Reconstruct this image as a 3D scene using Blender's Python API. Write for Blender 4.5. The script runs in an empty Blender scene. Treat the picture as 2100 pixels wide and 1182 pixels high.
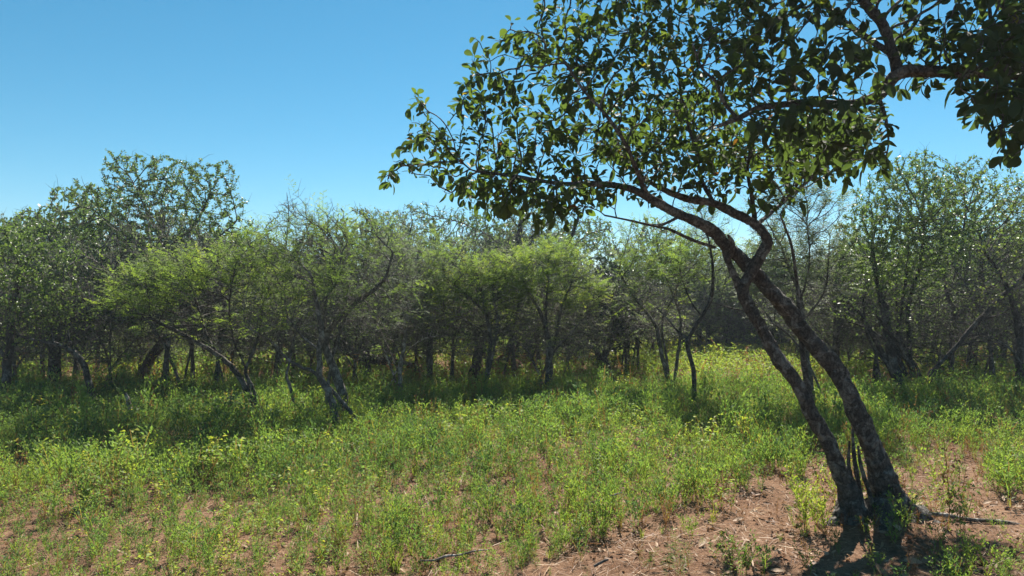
import bpy, math, random
import numpy as np
from math import radians
from mathutils import Vector

random.seed(11)
rng = np.random.default_rng(11)
C = bpy.context.scene.collection
SC = bpy.context.scene

# ------------------------------------------------------------------ camera, sky, sun, exposure
PW, PH, FPX, CAMZ, HOR = 2100.0, 1182.0, 1419.0, 1.6, 610.0
PITCH = math.atan((HOR - PH / 2) / FPX)
cam_d = bpy.data.cameras.new('camera'); cam = bpy.data.objects.new('camera', cam_d); C.objects.link(cam)
cam_d.sensor_width = 36.0; cam_d.lens = 36.0 * FPX / PW
cam_d.clip_start = 0.05; cam_d.clip_end = 3000
cam.location = (0, 0, CAMZ); cam.rotation_euler = (math.pi / 2 + PITCH, 0, 0)
SC.camera = cam

SUN_AZ, SUN_EL = radians(14), radians(50)          # azimuth measured from +Y towards +X
world = bpy.data.worlds.new('World'); SC.world = world; world.use_nodes = True
wn = world.node_tree.nodes; wl = world.node_tree.links
sky = wn.new('ShaderNodeTexSky'); sky.sky_type = 'NISHITA'; sky.sun_disc = False
sky.sun_elevation = SUN_EL; sky.sun_rotation = SUN_AZ
sky.altitude = 800; sky.air_density = 1.0; sky.dust_density = 0.1; sky.ozone_density = 4.0
hs = wn.new('ShaderNodeHueSaturation'); hs.inputs['Saturation'].default_value = 1.24; hs.inputs['Hue'].default_value = 0.475
wl.new(sky.outputs[0], hs.inputs['Color']); wl.new(hs.outputs[0], wn['Background'].inputs['Color'])
wn['Background'].inputs['Strength'].default_value = 0.056
sun_d = bpy.data.lights.new('sun', 'SUN'); sun = bpy.data.objects.new('sun', sun_d); C.objects.link(sun)
sun_d.energy = 5.0; sun_d.angle = radians(0.53); sun_d.color = (1.0, 0.94, 0.84)
sdir = Vector((math.sin(SUN_AZ) * math.cos(SUN_EL), math.cos(SUN_AZ) * math.cos(SUN_EL), math.sin(SUN_EL)))
sun.rotation_euler = (-sdir).to_track_quat('-Z', 'Y').to_euler(); sun.location = sdir * 60
SC.view_settings.view_transform = 'Standard'; SC.view_settings.look = 'None'
SC.view_settings.exposure = 1.15; SC.view_settings.gamma = 1.0
SC.cycles.max_bounces = 8; SC.cycles.transmission_bounces = 6; SC.cycles.diffuse_bounces = 4; SC.cycles.glossy_bounces = 2
SC.cycles.use_denoising = True; SC.cycles.denoiser = 'OPENIMAGEDENOISE'; SC.cycles.denoising_input_passes = 'RGB_ALBEDO_NORMAL'; SC.cycles.sample_clamp_indirect = 2.0

# ------------------------------------------------------------------ helpers
def P(px, py, Y):
    """photo pixel at depth Y -> world point"""
    u = (px - PW / 2) / FPX; v = (PH / 2 - py) / FPX
    cp, sp = math.cos(PITCH), math.sin(PITCH)
    t = Y / (cp - v * sp)
    return np.array([u * t, Y, CAMZ + t * (sp + v * cp)])

def gz(x, y):
    x = np.asarray(x, float); y = np.asarray(y, float)
    z = 0.035 * np.sin(x * 0.9 + 1.3) * np.cos(y * 0.7) + 0.02 * np.sin(x * 2.3 - y * 1.7) + 0.012 * np.sin(x * 5.1 + y * 3.3) * np.cos(y * 4.7 - x * 2)
    return z * np.clip(1.6 - np.abs(y) / 60, 0.2, 1) + .07 * np.exp(-((x - 2.6) ** 2 + (y - 4.95) ** 2) / .1)

def fbm(x, y, s=1.0, seed=0, octv=4):
    r = np.random.default_rng(seed + 100)
    out = np.zeros(np.broadcast(x, y).shape); a = 1.0; tot = 0
    for o in range(octv):
        for k in range(3):
            th = r.uniform(0, 6.28); ph = r.uniform(0, 6.28)
            out += a * np.sin((x * math.cos(th) + y * math.sin(th)) * s * 2 ** o * r.uniform(.8, 1.25) + ph) / 3
        tot += a; a *= 0.6
    return out / tot * 1.6

def norm(v):
    return v / np.maximum(np.linalg.norm(v, axis=-1, keepdims=True), 1e-9)

def rand_dirs(n):
    return norm(rng.normal(size=(n, 3)))

def make_mesh(name, V, Fq, mat, parent=None, tint=None, smooth=False):
    """all faces quads; V (n,3) float, Fq (m,4) int"""
    V = np.ascontiguousarray(V, np.float32); Fq = np.ascontiguousarray(Fq, np.int32)
    me = bpy.data.meshes.new(name)
    me.vertices.add(len(V)); me.vertices.foreach_set('co', V.ravel())
    me.loops.add(Fq.size); me.loops.foreach_set('vertex_index', Fq.ravel())
    me.polygons.add(len(Fq)); me.polygons.foreach_set('loop_start', np.arange(0, Fq.size, 4, dtype=np.int32))
    if smooth: me.polygons.foreach_set('use_smooth', np.ones(len(Fq), bool))
    if tint is not None:
        a = me.attributes.new('tint', 'FLOAT', 'POINT'); a.data.foreach_set('value', np.ascontiguousarray(tint, np.float32))
    me.update(calc_edges=True)
    me.materials.append(mat)
    ob = bpy.data.objects.new(name, me); C.objects.link(ob)
    if parent is not None: ob.parent = parent
    return ob

def tag(o, label, cat, group=None, kind=None):
    o['label'] = label; o['category'] = cat
    if group: o['group'] = group
    if kind: o['kind'] = kind
    return o

def empty(name, loc):
    o = bpy.data.objects.new(name, None); o.empty_display_size = 0.2; o.location = loc; C.objects.link(o); return o

def copy_thing(root, loc, rotz, scale, label, group):
    r = root.copy(); C.objects.link(r); r.location = loc; r.rotation_euler = (0, 0, rotz); r.scale = scale
    r['label'] = label; r['group'] = group
    for ch in list(root.children):
        c = ch.copy(); C.objects.link(c); c.parent = r
    return r

class Geo:
    def __init__(s): s.V = []; s.F = []; s.T = []; s.n = 0
    def add(s, V, F, T=None):
        V = np.asarray(V, np.float32).reshape(-1, 3)
        s.V.append(V); s.F.append(np.asarray(F, np.int64).reshape(-1, 4) + s.n)
        s.T.append(np.full(len(V), 0.5) if T is None else np.broadcast_to(T, (len(V),)))
        s.n += len(V)
    def build(s, name, mat, parent=None, smooth=False, off=None):
        V = np.concatenate(s.V)
        if off is not None: V = V - np.asarray(off, np.float32)
        return make_mesh(name, V, np.concatenate(s.F), mat, parent, np.concatenate(s.T), smooth)

def spline(pts, n):
    """Catmull-Rom through rows of pts (k,d), n samples per span"""
    pts = np.asarray(pts, float)
    if len(pts) < 3 or n <= 1: return pts
    p = np.vstack([2 * pts[0] - pts[1], pts, 2 * pts[-1] - pts[-2]])
    t = np.linspace(0, 1, n, endpoint=False)[:, None]
    out = []
    for i in range(1, len(p) - 2):
        a, b, c, d = p[i - 1], p[i], p[i + 1], p[i + 2]
        out.append(0.5 * ((2 * b) + (-a + c) * t + (2 * a - 5 * b + 4 * c - d) * t ** 2 + (-a + 3 * b - 3 * c + d) * t ** 3))
    out.append(pts[-1:])
    return np.vstack(out)

def tube(geo, pts, r, sides=5, tint=0.5, rough=0.0, cap=True):
    pts = np.asarray(pts, float); r = np.asarray(r, float)
    if len(pts) < 2: return
    t = norm(np.gradient(pts, axis=0))
    m = norm((pts[-1] - pts[0])[None])[0]
    ref = np.array([1., 0, 0]) if abs(m[0]) < 0.6 else np.array([0, 1., 0])
    n1 = norm(np.cross(t, ref)); n2 = np.cross(t, n1)
    a = np.linspace(0, 2 * math.pi, sides, endpoint=False)
    rr = r[:, None] * np.ones(sides)
    if rough:
        s = np.cumsum(np.r_[0, np.linalg.norm(np.diff(pts, axis=0), axis=1)])[:, None]
        ph = rng.uniform(0, 6.28, 8)
        rr = rr * (1 + rough * (0.6 * np.sin(3 * a[None] + s * 5 + ph[0]) * np.sin(s * 9 + ph[1]) + 0.5 * np.sin(2 * a[None] - s * 14 + ph[2])
             + 0.4 * np.sin(5 * a[None] + s * 23 + ph[3]) * np.sin(s * 31 + ph[4]) + 0.35 * np.sin(s * 47 + 2 * np.sin(a[None] * 2 + ph[5]))) + rng.normal(0, rough * .25, rr.shape))
    ring = pts[:, None] + rr[..., None] * (np.cos(a)[None, :, None] * n1[:, None] + np.sin(a)[None, :, None] * n2[:, None])
    L = len(pts); i = np.arange(L - 1)[:, None] * sides; j = np.arange(sides)[None]; j2 = (j + 1) % sides
    F = np.stack([i + j, i + j2, i + sides + j2, i + sides + j], -1).reshape(-1, 4)
    geo.add(ring.reshape(-1, 3), F, tint)

def scatter(geo, tv, tf, pos, X, N, scale, tint, wid=None, ttv=None):
    """template (x = length, z = normal) at pos with x axis X, normal hint N"""
    X = norm(X); Z = norm(N - (N * X).sum(1, keepdims=True) * X); Yv = np.cross(Z, X)
    sx = scale[:, None]; sy = sx if wid is None else (scale * wid)[:, None]
    V = pos[:, None] + (sx * tv[None, :, 0])[..., None] * X[:, None] + (sy * tv[None, :, 1])[..., None] * Yv[:, None] + (sx * tv[None, :, 2])[..., None] * Z[:, None]
    k = len(tv)
    F = (np.arange(len(pos)) * k)[:, None, None] + tf[None]
    T = np.repeat(tint, k) if ttv is None else (tint[:, None] + ttv[None]).ravel()
    geo.add(V.reshape(-1, 3), F.reshape(-1, 4), T)

# ------------------------------------------------------------------ materials
def new_mat(name):
    m = bpy.data.materials.new(name); m.use_nodes = True; nt = m.node_tree; nt.nodes.clear()
    out = nt.nodes.new('ShaderNodeOutputMaterial')
    return m, nt, out

def ramp(nt, stops, interp='LINEAR'):
    r = nt.nodes.new('ShaderNodeValToRGB'); r.color_ramp.interpolation = interp
    e = r.color_ramp.elements
    while len(e) < len(stops): e.new(0.5)
    for el, (p, c) in zip(e, stops):
        el.position = p; el.color = (c[0], c[1], c[2], 1)
    return r

def leaf_mat(name, stops, trans=0.45, gain=(1.5, 1.75, 0.9), spec=0.35, rough=0.45):
    m, nt, out = new_mat(name)
    at = nt.nodes.new('ShaderNodeAttribute'); at.attribute_name = 'tint'
    oi = nt.nodes.new('ShaderNodeObjectInfo')
    ma = nt.nodes.new('ShaderNodeMath'); ma.operation = 'MULTIPLY_ADD'; ma.inputs[1].default_value = 0.16
    su = nt.nodes.new('ShaderNodeMath'); su.operation = 'SUBTRACT'; su.inputs[1].default_value = 0.08
    nt.links.new(at.outputs['Fac'], su.inputs[0]); nt.links.new(oi.outputs['Random'], ma.inputs[0]); nt.links.new(su.outputs[0], ma.inputs[2])
    r = ramp(nt, stops); nt.links.new(ma.outputs[0], r.inputs[0])
    p = nt.nodes.new('ShaderNodeBsdfPrincipled'); p.inputs['Roughness'].default_value = rough; p.inputs['Specular IOR Level'].default_value = spec
    nt.links.new(r.outputs[0], p.inputs['Base Color'])
    g = nt.nodes.new('ShaderNodeMix'); g.data_type = 'RGBA'; g.blend_type = 'MULTIPLY'; g.inputs[0].default_value = 1
    nt.links.new(r.outputs[0], g.inputs[6]); g.inputs[7].default_value = (*gain, 1)
    g.clamp_result = False
    t = nt.nodes.new('ShaderNodeBsdfTranslucent'); nt.links.new(g.outputs[2], t.inputs['Color'])
    mx = nt.nodes.new('ShaderNodeMixShader'); mx.inputs[0].default_value = trans
    nt.links.new(p.outputs[0], mx.inputs[1]); nt.links.new(t.outputs[0], mx.inputs[2]); nt.links.new(mx.outputs[0], out.inputs[0])
    return m

def bark_mat(name, dark, mid, pale, scale=14, amount=0.5, bump=0.6):
    m, nt, out = new_mat(name)
    tc = nt.nodes.new('ShaderNodeTexCoord')
    n1 = nt.nodes.new('ShaderNodeTexNoise'); n1.inputs['Scale'].default_value = scale; n1.inputs['Detail'].default_value = 6; n1.inputs['Roughness'].default_value = .65
    nt.links.new(tc.outputs['Object'], n1.inputs['Vector'])
    n2 = nt.nodes.new('ShaderNodeTexNoise'); n2.inputs['Scale'].default_value = scale * 0.45; n2.inputs['Detail'].default_value = 5; n2.inputs['Distortion'].default_value = 1.0
    nt.links.new(tc.outputs['Object'], n2.inputs['Vector'])
    r1 = ramp(nt, [(0.3, dark), (0.7, mid)]); nt.links.new(n1.outputs[0], r1.inputs[0])
    r2 = ramp(nt, [(0.55 - amount * .1, (0, 0, 0)), (0.62 - amount * .06, (1, 1, 1))]); nt.links.new(n2.outputs[0], r2.inputs[0])
    mx = nt.nodes.new('ShaderNodeMix'); mx.data_type = 'RGBA'
    nt.links.new(r2.outputs[0], mx.inputs[0]); nt.links.new(r1.outputs[0], mx.inputs[6]); mx.inputs[7].default_value = (*pale, 1)
    p = nt.nodes.new('ShaderNodeBsdfPrincipled'); p.inputs['Roughness'].default_value = 0.85; p.inputs['Specular IOR Level'].default_value = 0.25
    nt.links.new(mx.outputs[2], p.inputs['Base Color'])
    mp = nt.nodes.new('ShaderNodeMapping'); mp.inputs['Scale'].default_value = (1, 1, .45)
    wv = nt.nodes.new('ShaderNodeMix'); wv.data_type = 'RGBA'; wv.inputs[0].default_value = .06
    nt.links.new(tc.outputs['Object'], wv.inputs[6]); nt.links.new(n1.outputs['Color'], wv.inputs[7]); nt.links.new(wv.outputs[2], mp.inputs['Vector'])
    v = nt.nodes.new('ShaderNodeTexVoronoi'); v.feature = 'DISTANCE_TO_EDGE'; v.inputs['Scale'].default_value = scale * 1.5; nt.links.new(mp.outputs[0], v.inputs['Vector'])
    rc = ramp(nt, [(0.0, (.28, .26, .25)), (0.13, (1, 1, 1))]); nt.links.new(v.outputs['Distance'], rc.inputs[0])
    mk = nt.nodes.new('ShaderNodeMix'); mk.data_type = 'RGBA'; mk.blend_type = 'MULTIPLY'; mk.inputs[0].default_value = .8
    nt.links.new(mx.outputs[2], mk.inputs[6]); nt.links.new(rc.outputs[0], mk.inputs[7]); nt.links.new(mk.outputs[2], p.inputs['Base Color'])
    ad = nt.nodes.new('ShaderNodeMath'); ad.operation = 'ADD'; nt.links.new(n1.outputs[0], ad.inputs[0]); nt.links.new(v.outputs['Distance'], ad.inputs[1])
    b = nt.nodes.new('ShaderNodeBump'); b.inputs['Strength'].default_value = bump; b.inputs['Distance'].default_value = 0.02
    nt.links.new(ad.outputs[0], b.inputs['Height']); nt.links.new(b.outputs[0], p.inputs['Normal'])
    nt.links.new(p.outputs[0], out.inputs[0])
    return m

M_BARK = bark_mat('bark_blotched', (0.06, 0.051, 0.044), (0.165, 0.138, 0.116), (0.25, 0.228, 0.2), 26, 0.37, 1.3)
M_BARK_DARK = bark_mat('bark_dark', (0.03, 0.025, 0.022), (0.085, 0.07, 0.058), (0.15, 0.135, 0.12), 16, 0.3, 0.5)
M_BARK_GREY = bark_mat('bark_grey', (0.06, 0.052, 0.045), (0.135, 0.118, 0.102), (0.22, 0.20, 0.178), 18, 0.4, 0.5)
M_DEAD = bark_mat('dead_wood', (0.10, 0.08, 0.065), (0.22, 0.18, 0.15), (0.38, 0.34, 0.30), 20, 0.5, 0.5)
M_BIG = leaf_mat('glossy_leaf', [(0.0, (0.042, 0.052, 0.034)), (0.45, (0.066, 0.08, 0.038)), (0.72, (0.105, 0.13, 0.036)), (0.86, (0.17, 0.165, 0.035)), (0.95, (0.30, 0.15, 0.02)), (1.0, (0.16, 0.05, 0.03))],
                 0.45, (1.5, 1.95, 0.7), 0.13, 0.58)
M_FEATHER = leaf_mat('feathery_leaf', [(0.0, (0.085, 0.12, 0.05)), (0.5, (0.15, 0.20, 0.062)), (0.8, (0.235, 0.285, 0.065)), (1.0, (0.32, 0.31, 0.07))], 0.55, (1.5, 1.7, 0.8), 0.2, 0.6)
M_GREYLEAF = leaf_mat('grey_feathery_leaf', [(0.0, (0.09, 0.115, 0.07)), (0.5, (0.14, 0.18, 0.095)), (1.0, (0.22, 0.25, 0.12))], 0.45, (1.4, 1.5, 0.9), 0.25, 0.6)
M_OVAL = leaf_mat('oval_leaf', [(0.0, (0.055, 0.075, 0.042)), (0.5, (0.105, 0.14, 0.058)), (0.8, (0.16, 0.21, 0.058)), (1.0, (0.2, 0.2, 0.07))], 0.4, (1.5, 1.8, 0.8), 0.4, 0.4)
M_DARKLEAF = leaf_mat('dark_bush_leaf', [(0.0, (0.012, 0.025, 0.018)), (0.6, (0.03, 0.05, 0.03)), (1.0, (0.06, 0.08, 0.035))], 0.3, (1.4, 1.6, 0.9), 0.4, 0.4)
M_HERB = leaf_mat('herb_leaf', [(0.0, (0.065, 0.13, 0.058)), (0.35, (0.185, 0.28, 0.07)), (0.6, (0.30, 0.34, 0.06)), (0.76, (0.42, 0.38, 0.045)), (0.86, (0.22, 0.14, 0.075)), (1.0, (0.16, 0.072, 0.045))], 0.52, (1.38, 1.42, 0.7), 0.2, 0.55)
M_LITTER = leaf_mat('dead_leaf', [(0.0, (0.16, 0.08, 0.045)), (0.4, (0.30, 0.18, 0.10)), (0.8, (0.48, 0.34, 0.22)), (0.95, (0.58, 0.45, 0.32)), (1.0, (0.5, 0.12, 0.03))], 0.2, (1.2, 1.1, 0.9), 0.3, 0.6)

def ground_mat():
    m, nt, out = new_mat('red_brown_soil')
    tc = nt.nodes.new('ShaderNodeTexCoord')
    def noise(s, d=5, ro=.6):
        n = nt.nodes.new('ShaderNodeTexNoise'); n.inputs['Scale'].default_value = s; n.inputs['Detail'].default_value = d; n.inputs['Roughness'].default_value = ro
        nt.links.new(tc.outputs['Object'], n.inputs['Vector']); return n
    a, b, c = noise(0.9), noise(9, 8, .7), noise(55, 6, .7)
    r1 = ramp(nt, [(0.3, (0.13, 0.075, 0.046)), (0.5, (0.235, 0.13, 0.077)), (0.72, (0.34, 0.225, 0.145))]); nt.links.new(b.outputs[0], r1.inputs[0])
    r2 = ramp(nt, [(0.35, (0.13, 0.072, 0.045)), (0.65, (0.32, 0.20, 0.13))]); nt.links.new(a.outputs[0], r2.inputs[0])
    mx = nt.nodes.new('ShaderNodeMix'); mx.data_type = 'RGBA'; mx.inputs[0].default_value = .45
    nt.links.new(r1.outputs[0], mx.inputs[6]); nt.links.new(r2.outputs[0], mx.inputs[7])
    r3 = ramp(nt, [(0.36, (0.5, 0.45, 0.4)), (0.5, (1, 1, 1)), (0.66, (1.25, 1.2, 1.1))]); nt.links.new(c.outputs[0], r3.inputs[0])
    m2 = nt.nodes.new('ShaderNodeMix'); m2.data_type = 'RGBA'; m2.blend_type = 'MULTIPLY'; m2.inputs[0].default_value = .9
    nt.links.new(mx.outputs[2], m2.inputs[6]); nt.links.new(r3.outputs[0], m2.inputs[7])
    p = nt.nodes.new('ShaderNodeBsdfPrincipled'); p.inputs['Roughness'].default_value = .95; p.inputs['Specular IOR Level'].default_value = .1
    nt.links.new(m2.outputs[2], p.inputs['Base Color'])
    ad = nt.nodes.new('ShaderNodeMath'); ad.operation = 'MULTIPLY_ADD'; ad.inputs[1].default_value = .4
    nt.links.new(c.outputs[0], ad.inputs[0]); nt.links.new(b.outputs[0], ad.inputs[2])
    bu = nt.nodes.new('ShaderNodeBump'); bu.inputs['Strength'].default_value = 1.0; bu.inputs['Distance'].default_value = .05
    nt.links.new(ad.outputs[0], bu.inputs['Height']); nt.links.new(bu.outputs[0], p.inputs['Normal']); nt.links.new(p.outputs[0], out.inputs[0])
    return m
M_SOIL = ground_mat()

# ------------------------------------------------------------------ ground
def build_ground():
    xs = np.sinh(np.linspace(-5.0, 5.0, 321)) * 2.6; 
    ys = np.concatenate([np.linspace(-150, -6, 24), np.linspace(-5, 13, 240), 13 + np.geomspace(0.1, 190, 80)])
    X, Y = np.meshgrid(xs, ys)
    Z = gz(X, Y) + 0.018 * fbm(X, Y, 6, 5, 4) * np.clip(1.5 - np.hypot(X, Y) / 14, 0, 1)
    V = np.stack([X, Y, Z], -1).reshape(-1, 3); w = len(xs)
    i = (np.arange(len(ys) - 1)[:, None] * w + np.arange(w - 1)[None])
    F = np.stack([i, i + 1, i + w + 1, i + w], -1).reshape(-1, 4)
    g = make_mesh('ground', V, F, M_SOIL, smooth=True)
    tag(g, 'reddish brown bare soil under the herbs and trees', 'ground', kind='structure')
build_ground()

# ------------------------------------------------------------------ leaf templates
def t_feather(pairs=3):
    """small twice-cut leaf: rachis with narrow side strips, unit length"""
    V = []; F = []
    def strip(a, b, w):
        a = np.array(a, float); b = np.array(b, float); d = norm((b - a)[None])[0]; s = np.array([-d[1], d[0], 0]) * w / 2; n = len(V)
        m = (a + b) / 2
        V.extend([a, m + s, b, m - s]); F.append([n, n + 1, n + 2, n + 3])
    for k in range(pairs):
        x = 0.12 + 0.75 * k / (pairs - 1); l = 0.36 * math.sin(0.7 + 1.9 * k / (pairs - 1))
        for s in (-1, 1):
            strip((x, 0, 0), (x + l * .5, s * l, -0.05 - 0.02 * k), 0.22)
    strip((0.7, 0, 0), (1.05, 0, -0.08), 0.2)
    return np.array(V), np.array(F)
TF_V, TF_F = t_feather()

def t_leaf(shape, droop=0.25, fold=0.15, cols=1):
    """broad leaf: shape = [(x, halfwidth)], one row of quads each side of the midrib"""
    V = []; F = []
    for k, (x, w) in enumerate(shape):
        z = -droop * x * x
        V += [(x, -w, z + fold * w), (x, 0, z), (x, w, z + fold * w)]
    for k in range(len(shape) - 1):
        b = 3 * k
        F += [(b, b + 3, b + 4, b + 1), (b + 1, b + 4, b + 5, b + 2)]
    return np.array(V, float), np.array(F)
TL_BIG = [t_leaf([(0, .015), (.12, .02), (.3, .14), (.55, .235), (.8, .22), (.94, .12), (1, .01)], d, f) for d, f in ((.1, .25), (.35, .4), (.6, .2), (.25, .8), (-.15, .5), (.9, .45))]
TL_OVAL = t_leaf([(0, .02), (.25, .17), (.6, .24), (.9, .12), (1, .01)], .2, .3)
TQ_V = np.array([(0, 0, 0), (.5, -.24, .05), (1, 0, -.05), (.5, .24, .05)], float); TQ_F = np.array([[0, 1, 2, 3]])

# ------------------------------------------------------------------ trees: space colonisation from traced stems
def grow(nodes, parent, rad0, attr, step, infl, kill, iters, trop=(0, 0, .15), jit=.25, mom=.55):
    pos = [np.asarray(p, float) for p in nodes]; par = list(parent); r0 = list(rad0)
    A = attr.copy(); nd = np.full(len(A), 1e9); ni = np.zeros(len(A), int)
    nchild = [0] * len(pos)
    new_idx = np.arange(len(pos)); trop = np.array(trop)
    for it in range(iters):
        if not len(A) or not len(new_idx): break
        NP = np.array([pos[i] for i in new_idx])
        for s in range(0, len(NP), 400):
            d = np.linalg.norm(A[:, None] - NP[None, s:s + 400], axis=2)
            j = d.argmin(1); dm = d[np.arange(len(A)), j]; b = dm < nd
            nd[b] = dm[b]; ni[b] = new_idx[s + j[b]]
        keep = nd > kill
        A, nd, ni = A[keep], nd[keep], ni[keep]
        act = nd < infl
        if not act.any():
            if infl > 50: break
            infl *= 1.5; continue
        src = ni[act]; dv = norm(A[act] - np.array([pos[i] for i in src]))
        u, inv = np.unique(src, return_inverse=True)
        acc = np.zeros((len(u), 3)); np.add.at(acc, inv, dv)
        pu = np.array([pos[i] - pos[par[i]] if par[i] >= 0 else (0, 0, 0) for i in u]); acc = norm(norm(acc) + mom * norm(pu) + trop + rng.normal(0, jit, acc.shape))
        new = []
        for k, i in enumerate(u):
            if nchild[i] > 3:
                bad = (ni == i) & (nd < infl); nd[bad] *= 1.0
                continue
            nchild[i] += 1
            pos.append(pos[i] + acc[k] * step); par.append(int(i)); r0.append(0); nchild.append(0); new.append(len(pos) - 1)
        new_idx = np.array(new, int)
    return np.array(pos), np.array(par), np.array(r0)

def radii(par, r0, tip, e):
    n = len(par); acc = np.zeros(n); r = np.zeros(n)
    for i in range(n - 1, -1, -1):
        r[i] = max(acc[i] ** (1 / e) if acc[i] > 0 else tip, tip)
        if r0[i] > 0: r[i] = r0[i]
        if par[i] >= 0: acc[par[i]] += r[i] ** e
    return r

def chains(par, r):
    n = len(par); best = {}; kids = {}
    for i in range(n):
        if par[i] >= 0: kids.setdefault(par[i], []).append(i)
    out = []; starts = [(i, None) for i in range(n) if par[i] < 0]
    while starts:
        i, p = starts.pop()
        ch = [] if p is None else [p]
        ch.append(i); cur = i
        while cur in kids:
            ks = sorted(kids[cur], key=lambda q: -r[q])
            for q in ks[1:]: starts.append((q, cur))
            cur = ks[0]; ch.append(cur)
        out.append((ch, p is not None))
    return out

def sample_lobes(lobes, n, Y, depth=.9, spread=.25):
    """lobes in photo pixels at depth Y -> attraction points + world ellipsoids"""
    E = []
    for lb in lobes:
        cx, cy, rx, ry = lb[:4]; ld = lb[4] if len(lb) > 4 else 1.0
        k = Y / FPX
        dy = lb[5] if len(lb) > 5 else rng.uniform(-spread, spread) * 200 * k * .6
        c = P(cx, cy, Y + dy)
        E.append((c, np.array([rx * k, max(rx, ry) * k * depth, ry * k]), ld))
    w = np.array([np.prod(e[1]) ** .75 for e in E]); w /= w.sum()
    pts = []
    for e, ww in zip(E, w):
        m = max(4, int(n * ww))
        q = rand_dirs(m) * rng.uniform(0, 1, (m, 1)) ** (1 / 2.6)
        pts.append(e[0] + q * e[1])
    return np.vstack(pts), E

def leaf_density(p, E):
    d = np.zeros(len(p)); ins = np.zeros(len(p), bool)
    for c, r, ld in E:
        q = (((p - c) / (r * 1.15)) ** 2).sum(1) < 1
        d[q] = np.maximum(d[q], ld)
    return d

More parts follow.
